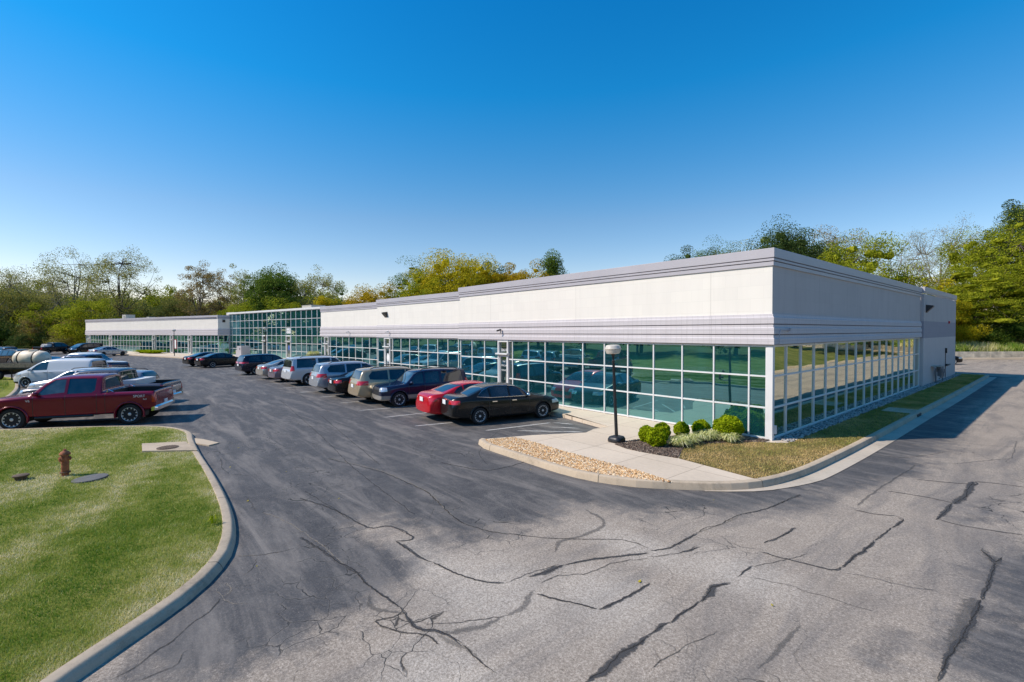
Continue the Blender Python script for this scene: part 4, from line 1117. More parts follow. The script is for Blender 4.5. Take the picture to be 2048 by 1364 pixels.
def take(bm, faces, name, mat, parent, push=0.0, smooth=True):
    if not faces: return None
    g = Geo(); idx = {}
    for f in faces:
        ids = []
        for v in f.verts:
            if v.index not in idx or True:
                k = v
            if k not in idx:
                idx[k] = len(g.v); g.v.append(tuple(v.co + v.normal*push))
            ids.append(idx[k])
        g.f.append(tuple(ids)); g.m.append(0); g.uv.append(None)
    o = g.build(name, mat, parent, smooth=smooth)
    bmesh.ops.delete(bm, geom=faces, context='FACES')
    return o

def poly_planes(poly, side):
    """convex polygon in (x,z) -> cutting planes containing the y axis"""
    n = len(poly)
    cx = sum(p[0] for p in poly)/n; cz = sum(p[1] for p in poly)/n
    out = []
    for i in range(n):
        a, b = poly[i], poly[(i+1) % n]
        nx, nz = (b[1] - a[1]), -(b[0] - a[0])
        if (cx - a[0])*nx + (cz - a[1])*nz > 0: nx, nz = -nx, -nz
        l = math.hypot(nx, nz)
        out.append(((a[0], 0, a[1]), (nx/l, 0, nz/l)))
    return out

def wheel(parent, x, y, r, tw, side, spokes=5, rim_mat='rim', style=0):
    g = Geo()
    h = tw/2
    prof = [(r*0.62, -h*0.92), (r*0.80, -h), (r*0.93, -h*0.94), (r*0.985, -h*0.72), (r, -h*0.4), (r, h*0.4), (r*0.985, h*0.72), (r*0.93, h*0.94), (r*0.80, h), (r*0.62, h*0.92)]
    g.lathe(prof, 28, 0, (0, 0, 0), 'Y', caps=True)
    w = g.build('wheel', M['tyre'], parent, angle=40)
    w.location = (x, y, r)
    g = Geo()
    s = side
    R0 = r*0.665
    # barrel, dark back disc, outer lip, spokes, hub
    lip = [(R0*0.90, s*h*0.55), (R0*0.95, s*h*0.95), (R0*1.0, s*h*1.03), (R0*1.0, s*h*0.8)]
    if s > 0: g.lathe(lip, 28, 0, (0, 0, 0), 'Y', caps=False)
    else: g.lathe(lip[::-1], 28, 0, (0, 0, 0), 'Y', caps=False)
    d = [(0.001, s*h*0.30), (R0*0.97, s*h*0.34)]
    g.lathe(d if s < 0 else d, 20, 1, (0, 0, 0), 'Y', caps=False)
    for k in range(spokes):
        a = 2*math.pi*k/spokes
        for off in ((-0.16, 0.16) if style else (0.0,)):
            wd = R0*(0.13 if style else 0.30)*5/max(spokes, 5)*(1.0 if style else 1.0)
            t0, t1 = a + off*0.55, a + off*1.6
            p0 = Vector((math.cos(t0)*R0*0.20, s*h*0.86, math.sin(t0)*R0*0.20)); p1 = Vector((math.cos(t1)*R0*0.95, s*h*0.94, math.sin(t1)*R0*0.95))
            dr = (p1 - p0).normalized(); pr = dr.cross(Vector((0, s, 0))).normalized()
            i0, i1 = wd*0.75, wd*0.5
            q = [p0 - pr*i0, p0 + pr*i0, p1 + pr*i1*1.4, p1 - pr*i1*1.4]
            back = [v - Vector((0, s*h*0.4, 0)) for v in q]
            if s > 0: q = q[::-1]; back = back[::-1]
            g.face(q)
            for i in range(4): g.face([q[i], back[i], back[(i+1) % 4], q[(i+1) % 4]])
    g.lathe([(R0*0.24, s*h*0.5), (R0*0.24, s*h*0.9), (R0*0.12, s*h*1.0), (0.001, s*h*1.0)] if s < 0 else [(R0*0.24, s*h*0.5), (R0*0.24, s*h*0.9), (R0*0.12, s*h*1.0), (0.001, s*h*1.0)], 12, 0, (0, 0, 0), 'Y', caps=False)
    g.build('rim', [M[rim_mat], M['dark_trim']], w)
    return w

def vehicle(name, label, cat, style, col, x, y, heading, group=None, scale=(1, 1, 1), lvl=2, spokes=5, rstyle=1, rim='rim', metal=0.35, lower=None, handles='body', chrome_trim=False, over=None, tailmat='lamp_red', anchor='centre'):
    S = dict(STY[style]); S.update(over or {})
    L, W = S['L']*scale[0], S['W']*scale[1]; zs_ = scale[2]
    root = empty(name, (x, y, GZ), R(heading), label, cat, group)
    pm = paint(name + '_paint', col, metal=metal)
    X = lambda f: L/2 - f*L
    fr = sorted({f for f, _ in S['top']} | {.165, .35, .58, .76})
    bm = bmesh.new()
    rings = []
    for f in fr:
        zt = lerp_tab(S['top'], f)*zs_; zb = lerp_tab(S['zb'], f)*zs_
        zs = min(lerp_tab(S['belt'], f)*zs_, zt - 0.035)
        w = lerp_tab(S['w'], f)*W/2
        hg = zt - zs
        wr = max(0.95*w - S['tum']*hg - min(hg, .04), 0.3)
        zm = zb + (zs - zb)*0.55
        half = [(0, zb), (.86*w, zb), (.975*w, zb + .09), (w, zm), ((.997 if S.get('slab') else .985)*w, zs - .05), ((.965 if S.get('slab') else .95)*w, zs), (wr, zs + hg*0.86), (wr*0.80, zs + hg*0.985), (0, zt + 0.012)]
        ring = [(X(f), -yy, zz) for yy, zz in half] + [(X(f), yy, zz) for yy, zz in half[-2:0:-1]]
        rings.append([bm.verts.new(p) for p in ring])
    n = len(rings[0])
    for a, b in zip(rings[:-1], rings[1:]):
        for k in range(n):
            k2 = (k+1) % n
            bm.faces.new((a[k], b[k], b[k2], a[k2]))
    for ring, flip in ((rings[0], False), (rings[-1], True)):
        # end cap as strips between right and left sides
        for k in range(1, 8):
            l0 = (n - k) % n; l1 = (n - k - 1) % n
            q = [ring[k], ring[k+1], ring[l1], ring[l0]] if k < 7 else [ring[7], ring[8], ring[9]]
            if k == 7: q = [ring[7], ring[8], ring[9]]
            q = list(dict.fromkeys(q))
            try: bm.faces.new(q if not flip else q[::-1])
            except ValueError: pass
        q = [ring[0], ring[1], ring[n-1]]
        try: bm.faces.new(q if not flip else q[::-1])
        except ValueError: pass
    bmesh.ops.recalc_face_normals(bm, faces=bm.faces)
    cl = bm.edges.layers.float.new('crease_edge')
    for e in bm.edges:
        ks = []
        for v in e.verts:
            for ring in (rings[0], rings[-1]):
                if v in ring: ks.append(1)
    for ring_a, ring_b in zip(rings[:-1], rings[1:]):
        for k, c in ((5, .65), (n-5, .65), (2, .5), (n-2, .5), (6, .45), (n-6, .45), (4, .25), (n-4, .25)):
            e = bm.edges.get((ring_a[k], ring_b[k]))
            if e: e[cl] = c
    for f, c in S.get('tc', ()):
        i = min(range(len(fr)), key=lambda q: abs(fr[q] - f))
        for k in range(4, n-3):
            e = bm.edges.get((rings[i][k], rings[i][(k+1) % n]))
            if e: e[cl] = max(e[cl], c)
    me = bpy.data.meshes.new('tmp'); bm.to_mesh(me); bm.free()
    ob = bpy.data.objects.new('tmp', me); COL.objects.link(ob)
    md = ob.modifiers.new('s', 'SUBSURF'); md.levels = lvl; md.render_levels = lvl
    dg = bpy.context.evaluated_depsgraph_get()
    ev = ob.evaluated_get(dg).to_mesh()
    bm = bmesh.new(); bm.from_mesh(ev)
    ob.evaluated_get(dg).to_mesh_clear()
    bpy.data.objects.remove(ob); bpy.data.meshes.remove(me)
    bm.normal_update()
    r = S['r']*zs_; xf = L/2 - S['fo']*scale[0]; xr = xf - S['wb']*scale[0]
    # --- wheel openings
    R1 = r*1.13
    well = Geo()
    for xw in (xf, xr):
        for sd in (-1, 1):
            k = 18
            poly = [(xw + R1*math.cos(2*math.pi*i/k), r + R1*math.sin(2*math.pi*i/k)) for i in range(k)]
            fs = cut_region(bm, poly_planes(poly, sd), lambda f: f.calc_center_median().y*sd > W*0.22 and abs(f.calc_center_median().x - xw) < R1*1.9 and f.calc_center_median().z < r + R1*1.8)
            bmesh.ops.delete(bm, geom=fs, context='FACES')
            ya, yb = sd*W*0.485, sd*W*0.22
            ring = lambda yy, rr: [(xw + rr*math.cos(math.pi*(1.08 - 1.16*i/16)), yy, r + rr*math.sin(math.pi*(1.08 - 1.16*i/16))) for i in range(17)]
            well.grid([ring(ya, R1*1.0), ring(yb, R1)], 1)
            well.face(ring(yb, R1), 1)
            fl = S.get('flare')
            o1 = W*(0.515 if fl else 0.5)
            well.grid([ring(sd*W*0.475, R1*1.11), ring(sd*o1*0.995, R1*1.085), ring(sd*o1, R1*1.03), ring(sd*o1*0.985, R1*0.985), ring(sd*W*0.44, R1*0.985)] if sd > 0 else [ring(sd*W*0.475, R1*1.11), ring(sd*o1*0.995, R1*1.085), ring(sd*o1, R1*1.03), ring(sd*o1*0.985, R1*0.985), ring(sd*W*0.44, R1*0.985)][::-1], 0)
    # --- glass
    dark = M['car_glass']; lite = M['windscreen']
    for wi, wpoly in enumerate(S['side']):
        for sd in (-1, 1):
            pl = poly_planes([(X(f), z*zs_) for f, z in wpoly], sd)
            xs = [X(f) for f, z in wpoly]; zz = [z*zs_ for f, z in wpoly]
            fs = cut_region(bm, pl, lambda f: (lambda c: c.y*sd > W*0.2 and min(xs) - .35 < c.x < max(xs) + .35 and min(zz) - .3 < c.z < max(zz) + .3 and abs(f.normal.y) > 0.25)(f.calc_center_median()))
            take(bm, fs, 'side_window', lite if (wi == 0 and S.get('clear_front')) else dark, root, -0.010)
    def end_glass(spec, sgn, nm, mat):
        f0, f1, z0, z1, y0, y1 = spec
        z0 *= zs_; z1 *= zs_; y0 *= scale[1]; y1 *= scale[1]
        xa, xb = sorted((X(f0), X(f1)))
        sl = (y1 - y0)/(z1 - z0)
        pl = [((0, 0, z0), (0, 0, -1)), ((0, 0, z1), (0, 0, 1))]
        for sd in (-1, 1):
            no = Vector((0, sd, -sl)).normalized()
            pl.append(((0, sd*y0, z0), tuple(no)))
        fs = cut_region(bm, pl, lambda f: (lambda c: xa - .10 < c.x < xb + .10 and z0 - .3 < c.z < z1 + .3 and f.normal.x*sgn > 0.12)(f.calc_center_median()))
        return take(bm, fs, nm, mat, root, -0.008)
    end_glass(S['ws'], 1, 'windshield', lite)
    end_glass(S['rw'], -1, 'rear_window', dark)
    # --- lamps and grille
    def lamp(spec, sgn, nm, mat):
        z0, z1, y0, dx = spec
        z0 *= zs_; z1 *= zs_; y0 *= scale[1]
        xe = sgn*(L/2 - dx)
        for sd in (-1, 1):
            pl = [((0, 0, z0), (0, 0, -1)), ((0, 0, z1), (0, 0, 1)), ((0, sd*y0, 0), (0, -sd, 0)), ((xe, 0, 0), (-sgn, 0, 0)), ((xe, sd*W/2, z0), tuple(Vector((-sgn, 0, -0.55 if sgn < 0 else -0.8)).normalized()))]
            fs = cut_region(bm, pl, lambda f: (lambda c: (c.x - xe)*sgn > -.3 and c.y*sd > y0 - .3 and z0 - .25 < c.z < z1 + .25 and (f.normal.x*sgn > 0.1 or f.normal.y*sd > .3))(f.calc_center_median()))
            take(bm, fs, nm, mat, root, 0.006)
    lamp(S['tail'], -1, 'tail_light', M[tailmat]); lamp(S['head'], 1, 'headlight', M['lamp_clear'])
    z0, z1, y0 = [v*k for v, k in zip(S['grille'], (zs_, zs_, scale[1]))]
    fs = cut_region(bm, [((0, 0, z0), (0, 0, -1)), ((0, 0, z1), (0, 0, 1)), ((0, y0, 0), (0, 1, 0)), ((0, -y0, 0), (0, -1, 0))],
                    lambda f: (lambda c: c.x > L/2 - .5 and abs(c.y) < y0 + .25 and z0 - .2 < c.z < z1 + .2 and f.normal.x > .35)(f.calc_center_median()))
    take(bm, fs, 'grille', M['dark_trim'], root, -0.01)
    # lower cladding / two-tone
    if S.get('clad') or lower:
        zc = (S.get('clad') or lower[0])*zs_
        fs = cut_region(bm, [((0, 0, zc), (0, 0, 1))], lambda f: f.calc_center_median().z < zc + .2)
        take(bm, fs, 'lower_cladding', lower[1] if lower else M['dark_trim'], root, 0.004)
    else:
        zc = (lerp_tab(S['zb'], .5) + .07)*zs_
        fs = cut_region(bm, [((0, 0, zc), (0, 0, 1))], lambda f: f.calc_center_median().z < zc + .15)
        take(bm, fs, 'sill', M['dark_trim'], root, 0.0)
    # shut lines
    seam = []
    for sf in S['seams']:
        xs = X(sf)
        zt = lerp_tab(S['belt'], sf)*zs_ + .02
        fs = cut_region(bm, [((xs + .009, 0, 0), (1, 0, 0)), ((xs - .009, 0, 0), (-1, 0, 0)), ((0, 0, zt), (0, 0, 1))],
                        lambda f: (lambda c: abs(c.x - xs) < .4 and abs(c.y) > W*.3 and c.z < zt + .3 and abs(f.normal.y) > .3)(f.calc_center_median()))
        for f in fs: f.material_index = 1
    # pickup bed
    bedgeo = Geo()
    if 'bed' in S:
        b0, b1 = X(S['bed'][0]), X(S['bed'][1]); yb = W/2 - .13
        zr = 1.265*zs_
        fs = cut_region(bm, [((b0, 0, 0), (1, 0, 0)), ((b1, 0, 0), (-1, 0, 0)), ((0, yb, 0), (0, 1, 0)), ((0, -yb, 0), (0, -1, 0))],
                        lambda f: (lambda c: b1 - .3 < c.x < b0 + .3 and c.z > 1.1*zs_ and f.normal.z > .5)(f.calc_center_median()))
        bmesh.ops.delete(bm, geom=fs, context='FACES')
        zf = .78*zs_
        c = [(b0, -yb), (b0, yb), (b1, yb), (b1, -yb)]
        for i in range(4):
            (xa, ya), (xb2, yb2) = c[i], c[(i+1) % 4]
            bedgeo.face([(xa, ya, zr), (xb2, yb2, zr), (xb2, yb2, zf), (xa, ya, zf)])
        bedgeo.face([(b0, -yb, zf), (b0, yb, zf), (b1, yb, zf), (b1, -yb, zf)][::-1])
    # finish body: paint plus wheel wells in one mesh
    off = len(well.v)
    g = Geo()
    bm.verts.index_update()
    g.v = [tuple(v.co) for v in bm.verts]
    for f in bm.faces: g.f.append(tuple(v.index for v in f.verts)); g.m.append(f.material_index); g.uv.append(None)
    k = len(g.v)
    for f, m in zip(well.f, well.m): g.f.append(tuple(i + k for i in f)); g.m.append(m); g.uv.append(None)
    g.v += well.v
    body = g.build('body', [pm, M['dark_trim']], root, smooth=True)
    allv = [v.co.copy() for v in bm.verts]
    bm.free()
    if bedgeo.f: bedgeo.build('bed_liner', M['dark_trim'], root)
    def surf_x(sgn, z, y=0.0, tol=.12):
        c = [v.x for v in allv if abs(v.z - z) < tol and abs(abs(v.y) - abs(y)) < .25]
        return (max(c) if sgn > 0 else min(c)) if c else sgn*L/2
    def surf_y(sd, xx, z):
        c = [v.y*sd for v in allv if abs(v.x - xx) < .3 and abs(v.z - z) < .1 and v.y*sd > 0]
        return sd*(max(c) if c else W/2)
    # --- wheels
    for xw in (xf, xr):
        for sd in (-1, 1):
            wheel(root, xw, sd*(W/2 - S['tw']*0.5 - 0.02), r, S['tw'], sd, spokes, rim, rstyle)
    # --- mirrors
    xm = X(S['seams'][0]) - 0.10*1; zm = (lerp_tab(S['belt'], S['seams'][0]) + .08)*zs_
    for sd in (-1, 1):
        g = Geo(); y0 = surf_y(sd, xm, zm - .1)
        g.lathe([(0.02, -0.02), (0.085, 0.0), (0.10, 0.06), (0.085, 0.17), (0.03, 0.21)], 10, 0, (0, 0, 0), 'Z', M=Matrix.Translation((xm, y0 - sd*0.05, zm + .03)) @ Matrix.Rotation(R(-90*sd), 4, 'X') @ Matrix.Diagonal((0.75, 0.8, 1.0, 1)))
        g.build('mirror', pm if handles == 'body' else M['chrome'] if handles == 'chrome' else M['dark_trim'], root, smooth=True)
    # --- handles
    for hf in S['handles']:
        for sd in (-1, 1):
            z = S['hz']*zs_; y0 = surf_y(sd, X(hf), z)
            g = Geo(); g.box((X(hf), y0 + sd*.012, z), (0.20, 0.035, 0.03))
            g.build('door_handle', M['chrome'] if handles == 'chrome' else pm, root)
    if S.get('trim'):
        cand = [v for v in allv if abs(v.y) > .3]
        for sd in (-1, 1):
            side = [v for v in cand if v.y*sd > 0]
            pts = []
            for f, z in S['trim']:
                v = min(side, key=lambda v: (v.x - X(f))**2 + (v.z - z*zs_)**2)
                pts.append((X(f), v.y + sd*.006, z*zs_))
            g = Geo(); g.tube(pts, .013, seg=5); g.build('window_trim', M['chrome'], root)
    # --- plate
    z = S['plate']*zs_; xp = surf_x(-1, z)
    g = Geo(); g.box((xp - .012, 0, z), (0.02, 0.32, 0.165)); pl = g.build('licence_plate', M['plate'], root)
    if S.get('rails'):
        for sd in (-1, 1):
            g = Geo(); pts = []
            for f in (.43, .46, .55, .68, .82, .86):
                zt = lerp_tab(S['top'], f)*zs_; w = lerp_tab(S['w'], f)*W/2; zs = lerp_tab(S['belt'], f)*zs_
                wr = .95*w - S['tum']*(zt - zs) - .07
                pts.append((X(f), sd*wr, zt + (-.02 if f in (.43, .86) else .045)))
            g.tube(pts, 0.022, seg=6); g.build('roof_rail', M['dark_trim'] if not chrome_trim else M['chrome'], root)
    if S.get('bumper'):
        for sgn in (-1, 1):
            g = Geo(); z = .60*zs_; xe = sgn*(L/2 + .02)
            prof = [(-.11, -.06), (-.09, .02), (.05, .04), (.10, .0), (.11, -.08), (-.11, -.08)]
            rows = []
            for yy in (-.485, -.45, -.3, 0, .3, .45, .485):
                bend = -.10 if abs(yy) > .46 else -.02 if abs(yy) > .4 else 0
                rows.append([(xe + sgn*(o + bend), yy*W, z + h) for h, o in prof])
            g.grid(rows, 0, closed=True, caps=True)
            g.build('bumper', M['chrome'] if handles == 'chrome' or sgn < 0 else M['dark_trim'], root, angle=40)
    if S.get('bed'):
        for sd in (-1, 1):
            g = Geo(); g.tube([(X(.29), sd*(W/2 - .06), .42*zs_), (X(.62), sd*(W/2 - .06), .42*zs_)], .05, seg=6); g.build('step_bar', M['dark_trim'], root)
    return root
# ------------------------------------------------------------------ parked vehicles
def rear_at(x, y, hd, L):
    return x + math.cos(R(hd))*L/2, y + math.sin(R(hd))*L/2
GK = 'cars parked along the building kerb'; GL = 'vehicles nosed up to the lawn kerb'; GF = 'vehicles in the far end of the lot'
vehicle('sedan', 'black saloon nearest the corner of the building, dusty, chrome window surround', 'car', 'sedan', (0.008, 0.009, 0.010), -9.09, -3.40, 77.4, GK, lvl=3, spokes=7, handles='chrome', metal=0.1, over=dict(trim=[(.335, .97), (.50, .985), (.67, 1.0), (.79, 1.055), (.735, 1.26), (.665, 1.375), (.60, 1.41), (.505, 1.395), (.43, 1.36), (.355, 1.14), (.335, .97)]))
x, y = rear_at(-10.95, -6.0, 82, 4.7)
vehicle('sedan', 'bright red saloon parked beside the black saloon', 'car', 'sedan', (0.62, 0.008, 0.02), x, y, 82, GK, scale=(.97, .99, .99), lvl=3, spokes=5)
M['lower_tan'] = paint('pewter_cladding', (0.36, 0.335, 0.30), metal=0.3)
vehicle('sport_utility_car', 'dark blue estate 4x4 with pewter lower sides, parked facing out', 'car', 'boxsuv', (0.010, 0.018, 0.055), -15.0, -3.7, 262, GK, scale=(.90, .88, .90), spokes=5, handles='body', lower=(.62, M['lower_tan']))
x, y = rear_at(-17.2, -6.35, 86, 4.8)
vehicle('sport_utility_car', 'champagne gold SUV with its tail to the drive', 'car', 'suv', (0.50, 0.39, 0.25), x, y, 86, GK, scale=(.99, .99, 1.0), over=dict(clad=None), metal=0.5)
x, y = rear_at(-20.0, -6.45, 87, 4.85)
vehicle('sedan', 'black saloon squeezed between the gold SUV and a silver SUV', 'car', 'sedan', (0.010, 0.010, 0.013), x, y, 87, GK)
x, y = rear_at(-22.5, -6.6, 89, 5.0)
vehicle('sport_utility_car', 'silver SUV with black roof rails and wide dark rear glass', 'car', 'suv', (0.46, 0.48, 0.51), x, y, 89, GK, scale=(1.03, 1.03, 1.02), metal=0.5, over=dict(clad=None))
x, y = rear_at(-27.6, -6.75, 93, 5.1)
vehicle('sport_utility_car', 'big boxy pale silver SUV with five-spoke wheels', 'car', 'boxsuv', (0.58, 0.59, 0.60), x, y, 93, GK, metal=0.3, rstyle=0)
x, y = rear_at(-30.6, -6.95, 94, 4.7)
vehicle('sedan', 'mauve grey saloon almost hidden behind the boxy pale SUV', 'car', 'sedan', (0.20, 0.16, 0.19), x, y, 94, GK, scale=(.96, .98, .98))
x, y = rear_at(-33.5, -7.1, 96, 4.9)
vehicle('sedan', 'champagne silver saloon with red tail lights, left of the boxy pale SUV', 'car', 'sedan', (0.47, 0.43, 0.37), x, y, 96, GK, metal=0.5)
x, y = rear_at(-38.6, -7.5, 98, 4.7)
vehicle('sport_utility_car', 'dark navy crossover with a full-width red tail light bar', 'car', 'suv', (0.010, 0.012, 0.028), x, y, 98, GK, scale=(.97, 1, .97), over=dict(clad=None, rails=False, tail=(.98, 1.12, .10, .50)), handles='chrome')
x, y = rear_at(-50.0, -9.0, 105, 4.6)
vehicle('sedan', 'black saloon with pale hubcaps, nearer of the two at the hall entrance', 'car', 'sedan', (0.009, 0.010, 0.013), x, y, 105, GK, scale=(.95, .97, 1), spokes=9)
x, y = rear_at(-52.9, -9.7, 107, 4.6)
vehicle('sedan', 'black saloon partly hidden, further of the two at the hall entrance', 'car', 'sedan', (0.010, 0.011, 0.014), x, y, 107, GK, scale=(.95, .97, 1))

red = vehicle('pickup_truck', 'dark red crew-cab pickup, closest vehicle to the lawn kerb', 'truck', 'pickup', (0.19, 0.001, 0.024), -18.98, -16.3, 248, GL, scale=(.965, 1, 1), over=dict(clear_front=True), lvl=3, spokes=6, handles='body', metal=0.15)
o = text('decal', 'SPORT', 0.13, (-2.12, 1.034, 1.085), (R(90), 0, R(180)), M['sign_white'], red)
o = text('decal', '4x4', 0.08, (-2.3, 1.034, .965), (R(90), 0, R(180)), M['sign_white'], red)
o = text('badge', 'V6', 0.12, (1.28, 1.026, 1.05), (R(90), 0, R(180)), M['sign_white'], red)
for yy in (-.93, .93):      # chrome frame pieces at the front of the bed
    g = Geo(); g.tube([(-1.06, yy, 1.27), (-1.10, yy, 1.38), (-1.26, yy, 1.28)], .018, seg=6); g.build('bed_rail', M['chrome'], red)
gry = vehicle('pickup_truck', 'grey crew-cab pickup with a toolbox in its bed, beside the red pickup', 'truck', 'pickup', (0.13, 0.125, 0.14), -22.4, -15.75, 243, GL, spokes=6, handles='body', metal=0.45)
g = Geo(); g.box((-1.38, 0, 1.30), (.5, 1.80, .26)); g.build('tool_box', M['frame'], gry)
vehicle('sport_utility_car', 'dark SUV whose rear glass shows past the grey pickup cab', 'car', 'suv', (0.25, 0.27, 0.31), -25.2, -15.8, 240, GL, scale=(.95, .97, .96))
vehicle('sport_utility_car', 'white SUV with roof rails, nose beside the lawn behind the red pickup', 'car', 'suv', (0.62, 0.63, 0.66), -28.3, -16.5, 238, GL, scale=(.98, .98, .96), metal=0.2)
vehicle('cargo_van', 'white panel van with blank sides', 'van', 'van', (0.66, 0.68, 0.71), -37.5, -18.0, 235, GL, metal=0.0)
nav = vehicle('pickup_truck', 'navy blue pickup with white lettering and a red shield on its bed side', 'truck', 'pickup', (0.008, 0.018, 0.075), -41.8, -17.2, 235, GL, handles='chrome', metal=0.3, spokes=6)
text('lettering', "TODD'S", 0.26, (-1.50, 1.036, 1.04), (R(90), 0, R(180)), M['sign_white'], nav)
g = Geo()
sh = [(-.27, .18), (.27, .18), (.29, .0), (.20, -.20), (0, -.34), (-.20, -.20), (-.29, .0)]
g.face([(-2.36 + a, 1.042, 1.0 + b) for a, b in sh][::-1], 0)
g.face([(-2.36 + a*.82, 1.046, 1.0 + b*.82) for a, b in sh][::-1], 1)
for b in (.02, -.12): g.face([(-2.36 - .2, 1.05, 1.0 + b), (-2.36 - .2, 1.05, 1.05 + b), (-2.36 + .2, 1.05, 1.05 + b), (-2.36 + .2, 1.05, 1.0 + b)], 0)
g.build('emblem', [M['sign_white'], M['sign_red']], nav)
vehicle('pickup_truck', 'white pickup backed in with its grille to the drive', 'truck', 'pickup', (0.66, 0.66, 0.66), -46.0, -17.0, 48, GL, handles='chrome', metal=0.0)
vehicle('sedan', 'dark red saloon showing only over the navy pickup bonnet', 'car', 'sedan', (0.16, 0.01, 0.015), -54, -20.2, 225, GL)

vehicle('sedan', 'silver saloon nosed in to the left wing', 'car', 'sedan', (0.50, 0.51, 0.53), -88.4, -15.8, 127, GF, rim='rim_dark', metal=0.4)
vehicle('minivan', 'black people carrier parked facing out beside the silver saloon', 'car', 'van', (0.012, 0.011, 0.014), -103.6, -18.9, 307, GF, scale=(1.04, 1.04, .97), over=dict(clad=None, side=STY['suv']['side'], hz=1.0))
blk = vehicle('pickup_truck', 'black pickup with pale boxes in its bed at the far edge of the lot', 'truck', 'pickup', (0.010, 0.010, 0.012), -103.4, -22.4, 127, GF)
g = Geo(); g.box((-1.2, 0.2, 1.45), (.7, 1.2, .5)); g.box((-1.9, -.3, 1.35), (.5, .7, .35)); g.build('box', M['frame'], blk)
vehicle('sport_utility_car', 'dark SUV at the left edge behind the tank', 'car', 'suv', (0.012, 0.013, 0.018), -70.0, -23.9, 215, GF)
vehicle('sedan', 'pale silver car roof at the left edge behind the dark SUV', 'car', 'sedan', (0.48, 0.50, 0.54), -77.5, -25.4, 215, GF)
vehicle('sport_utility_car', 'navy SUV furthest back at the left edge', 'car', 'suv', (0.010, 0.014, 0.04), -85.0, -26.6, 215, GF)
vehicle('sedan', 'black car nose poking out past the far end wall', 'car', 'sedan', (0.010, 0.010, 0.012), -3.6, 49.4, 38, 'cars behind the building')

# trailer with water tank
tr = empty('flatbed_trailer', (-44.2, -20.15, LZ), math.atan2(.764, .645), 'old timber-sided flatbed trailer standing on the grass', 'trailer')
g = Geo(); g.bbox2((-1.95, -.95, .80), (2.6, .95, .92)); tr_deck = g.build('deck', M['bark'], tr)
M['old_timber'] = plain('weathered_timber', (0.24, 0.20, 0.15), 0.9, var=0.4, scale=8)
g = Geo()
for y0 in (-.97, .93): g.bbox2((-1.97, y0, .92), (2.6, y0 + .04, 1.22))
g.bbox2((-1.99, -.93, .92), (-1.95, .93, 1.22)); g.build('side_board', M['old_timber'], tr)
g = Geo(); g.bbox2((-1.9, -.5, .55), (2.6, -.4, .80)); g.bbox2((-1.9, .4, .55), (2.6, .5, .80)); g.bbox2((-1.7, -.8, .35), (-1.3, .8, .55)); g.build('chassis', M['black_metal'], tr)
for xx in (-1.5, .9):
    for sd in (-1, 1): wheel(tr, xx, sd*.80, .36, .24, sd, 5, 'rim_dark', 0)
g = Geo(); g.tube([(-.55, -.75, 0), (-.55, -.75, .8)], .04, seg=6); g.build('prop_leg', M['black_metal'], tr)
tk = empty('water_tank', (-44.05, -20.0, .93 + LZ), math.atan2(.764, .645), 'dirty white plastic tank strapped on the timber trailer', 'tank')
M['tank'] = plain('stained_plastic', (0.74, 0.63, 0.48), 0.55, var=0.2, scale=2.5)
g = Geo(); n = 20
def cap_ring(x, r): return [(x, r*math.cos(2*math.pi*k/n), .60 + r*math.sin(2*math.pi*k/n)) for k in range(n)]
g.grid([cap_ring(x, r) for x, r in ((-1.22, .02), (-1.18, .22), (-1.05, .43), (-.88, .54), (-.62, .575), (-.58, .555), (-.54, .555), (-.50, .58), (.45, .58), (.49, .555), (.53, .555), (.57, .575), (.88, .54), (1.05, .43), (1.18, .22), (1.22, .02))], 0, closed=True)
g.build('shell', M['tank'], tk, smooth=True)
g = Geo(); g.lathe([(.26, 1.12), (.26, 1.22), (.20, 1.24), (.02, 1.24)], 14, 0, (.1, 0, 0)); g.build('lid', M['tank'], tk)
for xx in (-.56, .51):
    g = Geo(); g.grid([[(xx + o, rr*math.cos(2*math.pi*k/n), .60 + rr*math.sin(2*math.pi*k/n)) for k in range(n)] for o, rr in ((-.035, .56), (-.035, .585), (.035, .585), (.035, .56))], 0, closed=True); g.build('strap', M['tyre'], tk)
g = Geo(); 
for xx in (-.7, .6): g.bbox2((xx - .08, -.5, 0), (xx + .08, .5, .14))
g.build('cradle', M['tank'], tk)

